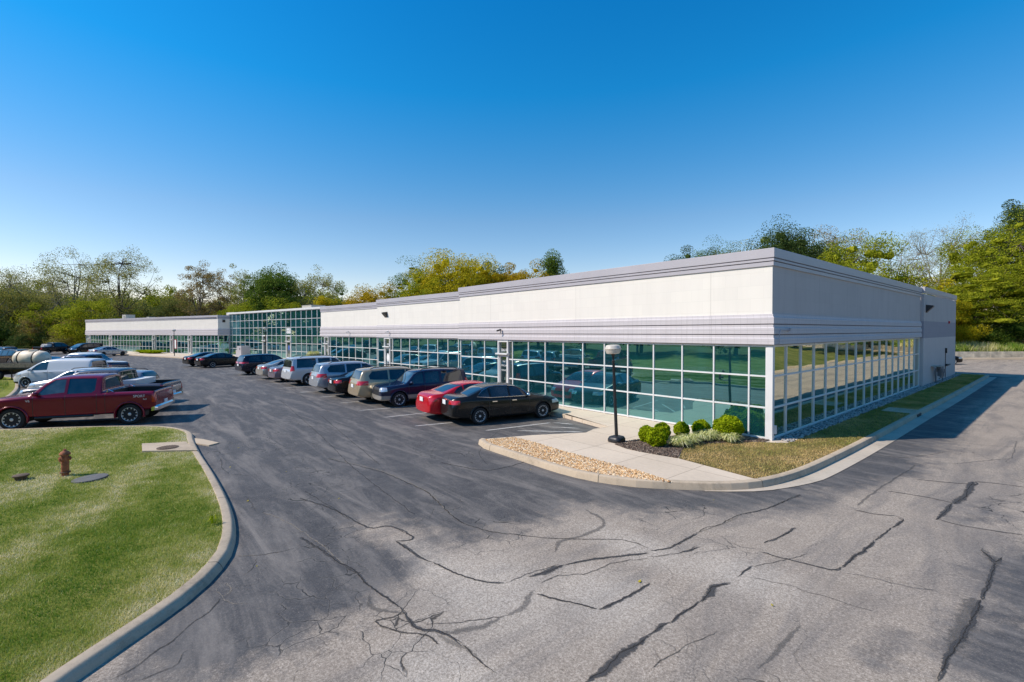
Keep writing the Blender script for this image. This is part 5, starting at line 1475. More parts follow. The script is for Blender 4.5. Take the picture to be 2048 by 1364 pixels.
# ------------------------------------------------------------------ street furniture
M['globe'] = plain('lamp_globe', (0.58, 0.53, 0.46), 0.35, var=0.1)
def lamp_post(x, y, z, label, tilt=(0, 0), h=3.05, base='block', s=1.0):
    t = empty('street_lamp', (x, y, z), 0, label, 'lamp', 'short lamp posts along the walk')
    t.rotation_euler = (R(tilt[0]), R(tilt[1]), 0)
    g = Geo()
    if base == 'block':
        rings = []
        for hw, zz in ((.215, 0), (.225, .03), (.225, .10), (.19, .165), (.12, .19), (.06, .20)):
            k = []
            for q in range(24):
                a = 2*math.pi*q/24; c, s_ = math.cos(a), math.sin(a)
                m_ = (abs(c)**4 + abs(s_)**4)**(-.25)
                k.append((hw*m_*c, hw*m_*s_, zz))
            rings.append(k)
        g.grid(rings, 0, closed=True, caps=True); g.build('base', M['black_metal'], t, angle=45)
    g = Geo(); g.lathe([(.052, .18 if base == 'block' else -.1), (.046, 1.5), (.040, h*.82), (.046, h*.825), (.046, h*.835), (.028, h*.84), (.030, h*.87), (.06, h*.90), (.085, h*.905)], 12); g.build('pole', M['black_metal'], t, angle=40)
    z0 = h*.905
    g = Geo(); g.lathe([(.04, z0), (.165, z0 + .005), (.20, z0 + .02), (.245, z0 + .135), (.245, z0 + .150)], 18); lo = g.build('lantern', M['globe'], t, angle=30)
    g = Geo(); g.lathe([(.247, z0 + .135), (.252, z0 + .14), (.252, z0 + .156), (.245, z0 + .16)], 18, caps=False); g.build('band', M['gutter'], lo)
    g = Geo(); g.lathe([(.245, z0 + .158), (.215, z0 + .245), (.18, z0 + .275), (.05, z0 + .285)], 18); g.build('cap', M['globe'], lo, angle=30)
    return t
lamp_post(-3.02, -3.72, 0.0, 'short black lamp post leaning on the concrete walk by the mulch bed', tilt=(1.2, -2.0), h=2.98)
lamp_post(-57.5, -1.1, 0, 'black lamp post in front of the glazed hall', h=4.1, base=None)
lamp_post(-77.6, -8.5, 0, 'black lamp post on the kerb of the left wing', h=3.9, base=None)

M['rust'] = plain('rusty_iron', (0.33, 0.11, 0.05), 0.85, var=0.45, scale=14, bump=0.4)
M['rust_dark'] = plain('rusty_iron_dark', (0.11, 0.075, 0.05), 0.9, var=0.35, scale=14)
fh = empty('fire_hydrant', (-9.57, -16.41, LZ), R(40), 'faded red-brown fire hydrant standing in the lawn', 'hydrant')
fh.scale = (.82, .82, 1.0)
g = Geo(); g.lathe([(.085, -.05), (.085, .07), (.125, .08), (.125, .10), (.088, .105), (.092, .12), (.088, .30), (.098, .305), (.098, .325), (.088, .33), (.088, .50), (.125, .505), (.13, .525)], 18); g.build('barrel', M['rust'], fh, angle=40)
g = Geo(); g.lathe([(.13, .525), (.125, .545), (.085, .585), (.045, .605), (.04, .61), (.035, .645), (.0, .647)], 18); g.build('bonnet', M['rust'], fh, angle=40)
for a, rr in ((0, .055), (120, .04), (240, .04)):
    g = Geo(); Mx = Matrix.Rotation(R(a), 4, 'Z') @ Matrix.Translation((0, 0, .42)) @ Matrix.Rotation(R(90), 4, 'X')
    g.lathe([(rr, .05), (rr, .105), (rr*1.25, .107), (rr*1.25, .13), (rr*.5, .135), (rr*.45, .155), (0, .157)], 12, M=Mx); g.build('nozzle_cap', M['rust'], fh, angle=40)
g = Geo(); g.lathe([(.125, .075), (.13, .08), (.13, .10), (.125, .105)], 8); g.build('flange', M['rust_dark'], fh)
M['cover_iron'] = plain('cover_iron', (0.115, 0.11, 0.105), 0.75, var=.25, scale=14)
mc = empty('manhole_cover', (-8.85, -15.95, LZ), R(25), 'dark round utility cover tipped in the lawn', 'cover')
mc.rotation_euler = (R(2), R(-2), R(25))
g = Geo(); g.lathe([(.33, -.03), (.335, .01), (.33, .03), (.29, .036), (.0, .036)], 28); g.build('lid', M['cover_iron'], mc, angle=35)
st = empty('drain_stub', (-9.83, -17.18, LZ), 0, 'short rusty capped pipe standing in the lawn left of the hydrant', 'pipe')
g = Geo(); g.lathe([(.095, -.05), (.115, .07), (.145, .085), (.15, .11), (.14, .118), (0, .118)], 18); g.build('pipe', M['rust_dark'], st, angle=40)
# kerb inlet slabs with round iron grate
si = empty('storm_inlet', (-11.3, -14.3, LZ), 0, 'concrete kerb inlet slab with a round rusty iron lid', 'drain')
g = Geo(); P = [(-12.3, -14.85), (-11.72, -13.80), (-10.23, -13.68), (-11.14, -14.89)]
P = [(a + 11.3, b + 14.3) for a, b in P]
flat(g, P, .05)
for i in range(4):
    a, b = P[i], P[(i+1) % 4]; g.face([(*a, -.1), (*b, -.1), (*b, .05), (*a, .05)][::-1]); 
g.build('slab', M['kerb'], si)
g = Geo(); g.lathe([(.27, .049), (.27, .062), (.25, .066), (0, .066)], 24, 0, (.18, .0, 0))
for k in range(7): g.box((.18, -.18 + k*.06, .068), (2*math.sqrt(max(.01, .235**2 - (-.18 + k*.06)**2)), .03, .012), 0)
g.build('lid', M['rust_dark'], si, angle=35)
si2 = empty('storm_inlet', (1.35, 9.7, 0), 0, 'concrete inlet slab in the shaded side lawn kerb', 'drain')
g = Geo(); g.bbox2((-.55, -.55, -.1), (.43, .75, .03)); g.build('slab', M['kerb'], si2)
g = Geo(); g.bbox2((.425, -.35, -.15), (.60, .35, -.03)); g.build('opening', M['dark_trim'], si2)
rp = Geo(); flat(rp, [(-12.9, -13.52), (-12.4, -13.25), (-11.5, -12.95), (-11.3, -13.25), (-11.9, -13.54)], GZ + .035)
for a, b in (((-11.5, -12.95), (-11.3, -13.25)), ((-12.4, -13.25), (-11.5, -12.95)), ((-11.3, -13.25), (-11.9, -13.54))): rp.face([(*a, GZ + .035), (*b, GZ + .035), (*b, GZ - .01), (*a, GZ - .01)])
tag(rp.build('gutter_apron', M['kerb']), kind='structure')
# utility cabinet by the hall
uc = empty('utility_cabinet', (-67.6, -1.6, 0), R(12), 'pale grey transformer cabinet in front of the glazed hall', 'cabinet')
g = Geo(); g.bbox2((-.5, -.6, 0), (.75, .6, 1.5)); g.bbox2((-.9, -.6, 0), (-.503, .6, .95)); g.build('case', M['unit_pale'] if 'unit_pale' in M else M['coping'], uc)
g = Geo(); g.bbox2((.15, -.615, 1.0), (.5, -.602, 1.25)); g.build('sign_plate', M['meter'], uc)
po = empty('window_poster', (*along(AW, BW, LW - 13.02 + .55, 0.02), 1.5), dirz(AW, BW), 'white poster with a red border in a left wing window', 'poster')
g = Geo(); g.bbox2((-.42, -.02, -.75), (.42, 0, .75), 1); g.bbox2((-.36, -.03, -.68), (.36, -.022, .68), 0); g.build('sheet', [M['sign_white'], M['sign_red']], po)

# low stacked timber retaining wall behind the service road
def timber_wall():
    d = (WALL1 - WALL0)/np.linalg.norm(WALL1 - WALL0); rz = math.atan2(d[1], d[0])
    t = empty('retaining_wall', (*WALL0, 0), rz, 'low weathered timber retaining wall along the back of the service road', 'wall')
    g = Geo()
    for row in range(4):
        x = -55 + row*1.2
        while x < 70:
            L = random.uniform(2.2, 2.6)
            if -12 < x < 60: g.box((x + L/2, random.uniform(-.02, .02) + row*.03, -.05 + row*.2 + .1), (L - .02, .2, .19))
            x += L
    g.build('timber', M['sleeper'], t)
M['sleeper'] = plain('grey_sleeper', (0.68, 0.60, 0.47), 0.9, var=0.35, scale=1.5)
timber_wall()
# ------------------------------------------------------------------ trees
TREES=[
(-159.2, -37.6, 0.0, 20.6, 12.9, 'sparse', 'olive', 'half-bare olive tree cut by the left edge of the picture'),
(-169.0, -33.7, 0.0, 15.0, 12.8, 'round', 'olive', 'broad olive tree behind the parked cars at far left'),
(-179.3, -30.4, 0.0, 20.8, 15.3, 'sparse', 'grey', 'thin greyish tree left of the tall pair at far left'),
(-164.7, -22.4, 0.0, 26.2, 15.9, 'sparse', 'olive', 'tall airy olive tree rising behind the far end of the left wing'),
(-146.6, -13.4, 0.0, 24.8, 15.5, 'open', 'olive', 'tall open tree with dark forked limbs behind the left wing'),
(-133.1, -19.1, 0.0, 10.7, 9.8, 'round', 'lime', 'yellow-green tree filling in under the tall pair at left'),
(-143.4, -25.1, 0.0, 9.7, 9.1, 'round', 'lime', 'yellowish tree low behind the black pickup'),
(-147.1, -7.7, 0.0, 11.4, 11.5, 'round', 'olive', 'mid-height olive tree right of the big open tree'),
(-141.7, -10.7, 0.0, 8.3, 7.3, 'round', 'lime', 'small yellow-tinged tree beside the rooftop unit'),
(-149.2, -1.0, 0.0, 13.2, 12.1, 'round', 'olive', 'rounded tree low between the two left clumps'),
(-138.5, 2.4, 0.0, 21.5, 9.2, 'sparse', 'rust', 'thin reddish-brown tree behind the left wing'),
(-139.6, 7.3, 0.0, 19.9, 8.2, 'sparse', 'rust', 'slender rusty tree next to the thin reddish-brown tree'),
(-129.3, 10.2, 0.0, 20.4, 8.3, 'sparse', 'olive', 'thin tall tree left of the dense green one'),
(-120.0, 15.0, 0.0, 19.4, 11.2, 'tall', 'green', 'dense mid-green tree behind the glazed hall'),
(-121.4, 22.6, 0.0, 16.7, 9.0, 'sparse', 'green', 'loose green tree right of the dense mid-green tree'),
(-114.6, 24.5, 0.0, 19.8, 9.9, 'sparse', 'olive', 'airy grey-green tree behind the right end of the glazed hall'),
(-111.8, 6.1, 0.0, 9.9, 8.7, 'round', 'lime', 'low yellowish tree right behind the glass hall roof'),
(-106.1, 12.8, 0.0, 10.4, 8.7, 'round', 'lime', 'low lime tree behind the middle of the glass hall'),
(-100.9, 25.2, 0.0, 13.3, 7.5, 'round', 'green', 'small green tree where the stepped roofs begin'),
(-99.8, 20.3, 0.0, 11.2, 6.6, 'round', 'yellow', 'small bright yellow tree behind the grey rooftop unit'),
(-84.6, 25.9, 0.0, 13.1, 8.1, 'round', 'orange', 'low golden tree over the middle of the stepped roofs'),
(-83.5, 33.4, 0.0, 17.6, 9.5, 'feather', 'green', 'feathery dark green tree left of the big yellow tree'),
(-71.3, 29.3, 0.0, 14.0, 7.4, 'round', 'lime', 'lime tree tucked under the feathery tree'),
(-70.0, 33.9, 0.0, 18.4, 10.4, 'round', 'yellow', 'big bright yellow-green tree above the stepped roofs'),
(-70.2, 39.9, 0.0, 17.5, 6.9, 'round', 'yellow', 'right-hand shoulder of the big yellow tree clump'),
(-72.7, 46.2, 0.0, 18.0, 7.4, 'round', 'dark', 'narrow dark green tree between the yellow and orange trees'),
(-64.8, 43.2, 0.0, 16.1, 6.4, 'round', 'orange', 'small orange tree peeping over the roof'),
(-61.1, 44.4, 0.0, 16.5, 6.8, 'round', 'orange', 'round orange and green tree left of the green cone'),
(-57.9, 48.2, 0.0, 18.2, 7.2, 'cone', 'green', 'pointed fresh green tree standing alone over the roof'),
(-37.6, 63.0, 0.0, 18.5, 7.9, 'round', 'dark', 'dark tuft of a tree low over the roof near the corner'),
(-35.0, 66.0, 0.0, 19.4, 9.7, 'sparse', 'green', 'sparse green tree low over the roof edge'),
(-29.3, 66.6, 0.0, 18.4, 8.0, 'feather', 'olive', 'olive treetop just left of the building corner'),
(-21.8, 63.0, 0.0, 19.1, 10.6, 'tall', 'dark', 'dark oak-like tree above the building corner'),
(-26.0, 64.4, 0.0, 18.0, 5.6, 'round', 'lime', 'lighter shoulder left of the dark oak-like tree'),
(-18.5, 73.2, 0.0, 20.0, 8.8, 'sparse', 'rust', 'reddish half-bare tree right of the dark tree'),
(-13.5, 60.5, 0.0, 15.9, 9.4, 'round', 'lime', 'rounded yellow-green tree above the end elevation'),
(-16.8, 59.7, 0.0, 13.8, 5.5, 'round', 'lime', 'low lime tree under the dark tree above the end elevation'),
(-13.0, 85.9, 3.3, 16.1, 8.4, 'bare', 'grey', 'pale nearly bare tree right of the rounded yellow-green tree'),
(-9.4, 96.4, 3.7, 18.9, 10.6, 'bare', 'grey', 'tall pale feathery bare tree at right'),
(-5.9, 91.2, 3.1, 17.1, 6.6, 'bare', 'rust', 'reddish bare tree in front of the tall pale one'),
(-8.1, 63.8, 1.5, 9.4, 5.9, 'round', 'yellow', 'bright yellow tree beyond the far end of the end wall'),
(-10.0, 61.6, 1.5, 9.7, 4.6, 'round', 'lime', 'low green-yellow tree touching the end wall roofline'),
(-1.6, 83.9, 2.3, 17.2, 9.6, 'round', 'lime', 'large lime tree near the right edge of the picture'),
(-0.2, 94.9, 2.9, 21.0, 7.2, 'tall', 'dark', 'tallest dark green tree at the right edge'),
(-3.0, 76.1, 1.9, 11.2, 11.8, 'layer', 'lime', 'wide tree with flat layered yellow-green boughs over the timber wall'),
(2.1, 79.0, 1.7, 12.4, 8.1, 'layer', 'lime', 'layered yellow-green tree cut by the right edge'),
(1.0, 74.5, 1.5, 3.9, 5.9, 'juniper', 'fir', 'dense dark green juniper above the timber wall'),
(-3.5, 69.3, 1.5, 3.2, 2.9, 'shrub', 'yellow', 'bright yellow shrub at the end of the timber wall'),
(-1.8, 72.8, 1.6, 2.1, 3.3, 'shrub', 'green', 'green shrub between the yellow shrub and the juniper'),
(-4.5, 69.7, 1.6, 5.7, 3.3, 'round', 'yellow', 'small yellow tree hugging the far corner of the building'),
(-152.9, -36.4, 0.0, 6.3, 7.9, 'shrub', 'dark', ''),
(-152.5, -32.8, 0.0, 5.2, 6.9, 'shrub', 'green', ''),
(-152.0, -29.0, 0.0, 6.4, 8.2, 'shrub', 'olive', ''),
(-140.3, -24.5, 0.0, 4.6, 6.7, 'shrub', 'dark', ''),
(-137.8, -21.5, 0.0, 6.2, 6.7, 'shrub', 'rust', ''),
(-163.1, -36.0, 0.0, 10.2, 9.8, 'round', 'olive', ''),
(-141.8, -29.3, 0.0, 3.1, 5.5, 'shrub', 'dark', ''),
(-136.1, -22.7, 0.0, 2.9, 5.5, 'shrub', 'olive', ''),
(-142.1, -26.6, 0.0, 7.4, 6.7, 'shrub', 'rust', ''),
(-142.1, -20.4, 0.0, 8.6, 6.9, 'round', 'green', '')]

STYLES = {  # clumps, leaves per clump, clump radius (share of crown width), leaf size, crown base, vertical squash of clumps, bark
 'round':  (90, 80, .10, .30, .10, .75, 'bark'),
 'tall':   (110, 80, .10, .32, .18, .85, 'bark'),
 'cone':   (90, 90, .12, .30, .10, .8, 'bark'),
 'sparse': (90, 34, .075, .27, .22, .8, 'bark_pale'),
 'open':   (110, 26, .065, .26, .24, .8, 'bark'),
 'feather':(60, 60, .12, .30, .35, .4, 'bark'),
 'bare':   (95, 16, .07, .22, .20, .9, 'bark_pale'),
 'layer':  (130, 80, .10, .22, .04, .20, 'bark'),
 'juniper':(70, 110, .12, .22, .0, .9, 'bark'),
 'shrub':  (40, 90, .16, .22, .0, .8, 'bark'),
}
_p = (1 + 5**.5)/2
ICO_V = np.array([(-1, _p, 0), (1, _p, 0), (-1, -_p, 0), (1, -_p, 0), (0, -1, _p), (0, 1, _p), (0, -1, -_p), (0, 1, -_p), (_p, 0, -1), (_p, 0, 1), (-_p, 0, -1), (-_p, 0, 1)], float)/1.902
ICO_F = np.array([(0, 11, 5), (0, 5, 1), (0, 1, 7), (0, 7, 10), (0, 10, 11), (1, 5, 9), (5, 11, 4), (11, 10, 2), (10, 7, 6), (7, 1, 8), (3, 9, 4), (3, 4, 2), (3, 2, 6), (3, 6, 8), (3, 8, 9), (4, 9, 5), (2, 4, 11), (6, 2, 10), (8, 6, 7), (9, 8, 1)])
def leaf_quads(c, size, flatten=0.0):   # one diamond per leaf cluster
    n = len(c)
    a = rand_dirs(n)
    if flatten:
        a[:, 2] = np.abs(a[:, 2]) + flatten; a = unit(a)     # leaf normals lean upward
    b = unit(np.cross(a, rand_dirs(n)))
    d = np.cross(a, b)
    s = (size*RNG.uniform(.55, 1.3, n))[:, None]
    return np.stack([c - b*s*.5, c + d*s*.30, c + b*s*.5, c - d*s*.30], 1).reshape(-1, 3)

def crown_points(style, h, cw, n, base):
    out = []
    while len(out) < n:
        p = RNG.uniform(-1, 1, 3)
        r = (np.hypot(p[0], p[1])**3 + abs(p[2])**3)**(1/3)
        if r > 1 or r < (.25 if style in ('open', 'bare', 'sparse') else .42): continue
        z = (p[2] + 1)/2
        if style == 'cone' or style == 'juniper': k = (1 - z)*1.05 + .12
        elif style == 'tall': k = .65 + .5*math.sin(math.pi*min(1, z*.9 + .1))*.75
        elif style == 'feather': k = .55 + .6*z
        elif style == 'layer': k = 1.05 - .45*z
        else: k = 1.0
        if style == 'layer': z = (round(z*9) + RNG.uniform(-.12, .12))/9
        out.append((p[0]*k*cw/2, p[1]*k*cw/2, (base + (1 - base)*min(max(z, 0), 1))*h))
    out = np.array(out)
    # lopsided: swell some directions
    ang = np.arctan2(out[:, 1], out[:, 0]); ph = RNG.uniform(0, 6.28, 3)
    sw = 1 + .16*np.sin(ang*2 + ph[0]) + .12*np.sin(ang*3 + ph[1] + out[:, 2]*.4)
    out[:, :2] *= sw[:, None]
    out[:, 2] *= 1 - .10*np.abs(np.sin(ang*1.5 + ph[2]))
    return out

def make_tree(name, label, x, y, z, h, cw, style, leaf, group, dens=1.0, big=1.0):
    nc, per, cr, ls, base, sq, bark = STYLES[style]
    nc = int(nc*min(1.6, max(.6, (h*cw)/180))); 
    t = empty(name, (x, y, z), random.uniform(0, 6), label, 'shrub' if name == 'shrub' else 'tree', group)
    cl = crown_points(style, h, cw, nc, base)
    cl[np.argmax(cl[:, 2]), 2] = h*.97
    # limbs
    g = Geo()
    tr = max(.09, h*.017)
    lean = RNG.normal(0, .03, 2)*h
    tp = [(lean[0]*k*k + .12*math.sin(k*5 + x), lean[1]*k*k + .1*math.cos(k*4 + y), -0.3 + (h*.70 + .3)*k) for k in np.linspace(0, 1, 7)]
    if style != 'shrub':
        g.tube(tp, [tr*(1.15 - 1.02*k) for k in np.linspace(0, 1, 7)], 0, seg=7)
    npr = {'open': 13, 'bare': 14, 'sparse': 11}.get(style, 9)
    pick = RNG.choice(nc, min(npr, nc), replace=False)
    prim = []
    for i in pick:
        e = cl[i]*np.array([.62, .62, .92])
        k = min(.92, max(.18, (e[2]/h)*.72))
        s = np.array([np.interp(k, np.linspace(0, 1, 7), [q[j] for q in tp]) for j in range(3)])
        mid = (s + e)/2 + np.array([0, 0, -.05*h*RNG.uniform(-.3, 1)]) + RNG.normal(0, .02*h, 3)
        P = [s, s*.6 + mid*.4 + RNG.normal(0, .008*h, 3), mid, (mid + e)/2 + RNG.normal(0, .012*h, 3), e]
        r0 = tr*(.62 - .4*k) + .02
        if style != 'shrub': g.tube([tuple(q) for q in P], [r0, r0*.85, r0*.65, r0*.45, r0*.28], 0, seg=5)
        prim.append((e, r0*.3))
    twigs = style in ('open', 'bare', 'sparse', 'feather', 'layer')
    PE = np.array([q[0] for q in prim])
    for c in cl:
        j = int(np.argmin(np.linalg.norm(PE - c, axis=1)))
        s, r0 = prim[j]
        mid = (s + c)/2 + RNG.normal(0, .018*h, 3)
        if style != 'shrub': g.tube([tuple(s), tuple(mid), tuple(c)], [r0*.9 + .012, r0*.55 + .010, .010], 0, seg=4, caps=False)
        if twigs and style in ('open', 'bare'):
            for _ in range(3):
                e2 = c + RNG.normal(0, cw*.05, 3); g.tube([tuple(c), tuple((c + e2)/2 + RNG.normal(0, .1, 3)), tuple(e2)], [.014, .011, .007], 0, seg=3, caps=False)
    if g.f: g.build('trunk', M[bark], t, smooth=True)
    n = int(per*dens)
    off = RNG.normal(0, 1, (nc*n, 3)); off /= np.maximum(1, np.linalg.norm(off, axis=1, keepdims=True)/1.7)
    pts = np.repeat(cl, n, axis=0) + off*np.array([1, 1, sq])*cr*cw*RNG.uniform(.55, 1.1, (nc, 1)).repeat(n, 0)
    pts[:, 2] = np.maximum(pts[:, 2], .05)
    LQ = leaf_quads(pts, ls*(.8 + .2*min(h/14, 1.6))*big, .35 if style in ('layer', 'feather') else .12)
    if style in ('round', 'tall', 'cone', 'layer', 'juniper', 'shrub', 'feather'):
        # lumpy inner masses so that the crown closes up behind the outer leaves
        rr = (cr*cw*.55)*RNG.uniform(.7, 1.15, (nc, 1, 1))*np.array([1, 1, max(sq, .35)])*(1 + RNG.normal(0, .16, (nc, 12, 1)))
        V = (cl*np.array([.84, .84, .93]))[:, None, :] + ICO_V[None]*rr
        V[..., 2] = np.maximum(V[..., 2], .03)
        T = V[:, ICO_F].reshape(-1, 3, 3)
        Q = np.concatenate([T, (T[:, 2:3] + T[:, 0:1])/2], 1)     # fourth corner on the closing edge
        LQ = np.concatenate([LQ, Q.reshape(-1, 3)])
    np_mesh('crown', LQ, 4, LEAF[leaf], t)
    return t
GT = {'far': 'trees behind the left wing and the hall', 'mid': 'trees showing over the stepped roofs', 'end': 'trees beyond the end of the building'}
for x, y, z, h, cw, st_, lf, lab in TREES:
    grp = GT['end'] if x > -45 else GT['mid'] if x > -92 else GT['far']
    if not lab:
        lab = 'undergrowth bush in the dark thicket at the far left of the lot'; grp = 'thicket at the far left of the lot'
    make_tree('shrub' if st_ == 'shrub' else 'tree', lab, x, y, z, h, cw*(1.3 if x > -45 and st_ != 'cone' else 1.45 if x > -92 else 1.1), st_, lf, grp, *((6.0, .62) if x > -45 else (4.6, .84) if x > -92 else (3.4, .95)))

# trees across the drive (they are seen mirrored in the window walls)
def copy_tree(o, loc, rz, sc, label, group):
    c = o.copy(); COL.objects.link(c); c.location = loc; c.rotation_euler = (0, 0, rz); c.scale = (sc, sc, sc); c['label'] = label; c['group'] = group
    for ch in o.children:
        k = ch.copy(); COL.objects.link(k); k.parent = c
    return c
GFW = 'far wood beyond the lot'; LF = 'tree in the wood far beyond the left end of the lot'
GM = 'trees across the lawn mirrored in the windows'; LM = 'tree on the far side of the lawn, seen mirrored in the window wall'
pr1 = make_tree('tree', LM, -8, -47, 0, 15, 14, 'tall', 'dark', GM, 2.0, 1.5); pr2 = make_tree('tree', LM, -24, -50, 0, 13, 13, 'round', 'green', GM, 2.0, 1.5)
pr3 = make_tree('tree', LF, -200, -43, 0, 15, 14, 'round', 'olive', GFW, 2.0, 1.5); pr4 = make_tree('tree', LF, -190, -50, 0, 14, 13, 'round', 'lime', GFW, 2.0, 1.5)
for i, (x, y) in enumerate(((-38, -47), (-52, -52), (-64, -50), (-78, -54), (-90, -56), (-104, -58), (-118, -60), (6, -52), (20, -50), (-16, -56), (-45, -58), (-70, -60), (-98, -66), (-132, -62), (-148, -60), (-165, -58), (-182, -55), (-198, -52), (-215, -47), (-205, -36), (-228, -40), (-222, -26), (-240, -30), (-232, -14), (-250, -18), (-214, -12), (-236, 0), (-205, 2), (-222, 12), (-196, 18), (-185, 30), (-172, 42), (-188, -44), (-172, -50))):
    copy_tree(((pr1, pr2) if x > -125 else (pr3, pr4))[i % 2], (x, y, 0), i*1.3, (.85 if x > -125 else 1.1) + .1*(i % 4), LM if x > -125 else LF, GM if x > -125 else GFW)
GB = 'trees on the grass bank mirrored in the end windows'; LB = 'tree on the grass bank, seen mirrored in the end windows'
for i, (x, y, z) in enumerate(((20, 62, 1.0), (30, 48, 3.0), (27, 75, 2.5), (40, 34, 4.2), (36, 90, 3.0), (18, 84, 1.5), (48, 60, 5), (13.5, 70, 1))):
    copy_tree((pr1, pr2)[i % 2], (x, y, z), i*2.1, .7 + .12*(i % 3), LB, GB)

# rough grass along the top of the timber wall
def rough_fringe():
    d = (WALL1 - WALL0)/np.linalg.norm(WALL1 - WALL0); nn = np.array([-d[1], d[0]])
    n = 26000
    s = RNG.uniform(-10, 34, n); o = RNG.uniform(.15, 1, n)**1.6*5.0 + .15
    b = WALL0 + s[:, None]*d + o[:, None]*nn
    z0 = np.interp(o, [.3, 3, 8], [.55, .9, 1.7])
    hgt = RNG.uniform(.35, 1.1, n)*(0.7 + .5*np.sin(s*.9)**2)
    a = RNG.uniform(0, 6.28, n); w = RNG.uniform(.03, .07, n)
    tx = np.cos(a)*w; ty = np.sin(a)*w
    lx, ly = RNG.normal(0, .25, n)*hgt, RNG.normal(0, .25, n)*hgt
    V = np.stack([np.stack([b[:, 0] - tx, b[:, 1] - ty, z0], -1), np.stack([b[:, 0] + tx, b[:, 1] + ty, z0], -1), np.stack([b[:, 0] + lx, b[:, 1] + ly, z0 + hgt], -1)], 1).reshape(-1, 3)
    tint = np.repeat(np.clip(.38 + .2*np.sin(s*.7) + RNG.normal(0, .1, n), 0, 1), 3)
    tag(np_mesh('tall_grass', V, 3, M['blade'], colors=tint), kind='stuff')
rough_fringe()

# ------------------------------------------------------------------ lawns
def blades(name, poly, n, hmin, hmax, wid, mat, z, tintf, near=True, lean=.55):
    P = np.array(poly); lo = P.min(0); hi = P.max(0)
    pts = np.empty((0, 2))
    while len(pts) < n:
        if near:
            # keep the density where the blades can be told apart: thin out with distance from the viewpoint
            m = n*3
            q = RNG.uniform(lo, hi, (m, 2))
            dd = np.hypot(q[:, 0] - CAM[0], q[:, 1] - CAM[1])
            q = q[RNG.uniform(0, 1, m) < np.clip((7.0/dd)**1.6, 0, 1)]
        else: q = RNG.uniform(lo, hi, (n*2, 2))
        q = q[inside(q[:, 0], q[:, 1], poly)]
        pts = np.concatenate([pts, q])
    pts = pts[:n]
    dd = np.hypot(pts[:, 0] - CAM[0], pts[:, 1] - CAM[1])
    k = np.clip(dd/7.0, 1, 3.2) if near else np.ones(n)
    h = RNG.uniform(hmin, hmax, n); w = wid*k*RNG.uniform(.7, 1.3, n)
    a = RNG.uniform(0, 6.28, n)
    la = RNG.uniform(0, 6.28, n); ll = h*np.abs(RNG.normal(0, lean, n))
    tx, ty = np.cos(a)*w/2, np.sin(a)*w/2
    zz = np.full(n, z - .005)
    V = np.stack([np.stack([pts[:, 0] - tx, pts[:, 1] - ty, zz], -1), np.stack([pts[:, 0] + tx, pts[:, 1] + ty, zz], -1),
                  np.stack([pts[:, 0] + np.cos(la)*ll, pts[:, 1] + np.sin(la)*ll, zz + h], -1)], 1).reshape(-1, 3)
    t = tintf(pts[:, 0], pts[:, 1])
    o = np_mesh(name, V, 3, mat, colors=np.repeat(np.clip(t, 0, 1), 3))
    return tag(o, kind='stuff')
def fnoise(x, y, sc, seed=0.0):
    return np.array([mnoise.noise(Vector((a*sc, b*sc, seed))) for a, b in zip(x, y)])
def lut_noise(x, y, sc, seed):
    # coarse lattice of noise, sampled bilinearly (quick for many points)
    gx = np.linspace(x.min(), x.max(), 160); gy = np.linspace(y.min(), y.max(), 160)
    G = np.array([[mnoise.noise(Vector((a*sc, b*sc, seed))) + .5*mnoise.noise(Vector((a*sc*2.7, b*sc*2.7, seed + 9))) for b in gy] for a in gx])
    u = (x - gx[0])/(gx[-1] - gx[0])*158.99; v = (y - gy[0])/(gy[-1] - gy[0])*158.99
    i = u.astype(int); j = v.astype(int); fu = u - i; fv = v - j
    return G[i, j]*(1-fu)*(1-fv) + G[i+1, j]*fu*(1-fv) + G[i, j+1]*(1-fu)*fv + G[i+1, j+1]*fu*fv
def lawn_tint(x, y):
    edge = dist_to(x, y, LAWN_IN, False)
    # mower passes run roughly along the lawn edge; sun sheen painted into pale ones
    s = .34*x + .94*y + .25*lut_noise(x, y, .5, 2.0)
    t = .37 + .15*lut_noise(x, y, .9, 5.0) + .24*lut_noise(x, y, 3.2, 7.0)
    t += .22*np.exp(-((s + 17.1)/.38)**2) - .18*np.exp(-((s + 15.8)/.6)**2) + .12*np.exp(-((s + 19.1)/.5)**2) - .10*np.exp(-((s + 18.1)/.4)**2) + .24/(1 + np.exp((s + 21.4)*5)) - .18*np.exp(-((s + 20.6)/.5)**2)
    t += .24*np.exp(-(edge/.55)**2)            # dry rim along the kerb
    t -= .30*np.exp(-(((x + 3.9)/.9)**2 + ((y + 14.25)/.28)**2))   # one vivid tuft by the bend
    t += .22*np.exp(-(((x + 9.2)/1.2)**2 + ((y + 16.6)/.9)**2))
    return t
NEAR = [q for q in LAWN_IN if q[0] > -24 and q[1] > -24.5]
NEAR = NEAR + [(1.0, -24), (-24, -24)] if NEAR[-1][0] > NEAR[0][0] else NEAR + [(-24, -24), (1.0, -24)]
blades('grass', NEAR, 520000, .02, .05, .0065, M['blade'], LZ, lawn_tint)
FARL = [(-24, -20.2), (-39, -20.6), (-46, -21.6), (-52, -28), (-24, -28)]
blades('grass', FARL, 40000, .05, .09, .05, M['blade'], LZ, lambda x, y: .34 + .16*lut_noise(x, y, .5, 3.0), near=False)
def dry_tint(x, y): return .50 + .30*lut_noise(x, y, .8, 4.0) + .14*lut_noise(x, y, 3, 8.0) - .22*np.clip((y + 1.2)/3, 0, 1)
blades('grass', RLAWN, 90000, .02, .05, .011, M['dry_blade'], 0.008, dry_tint, near=False)

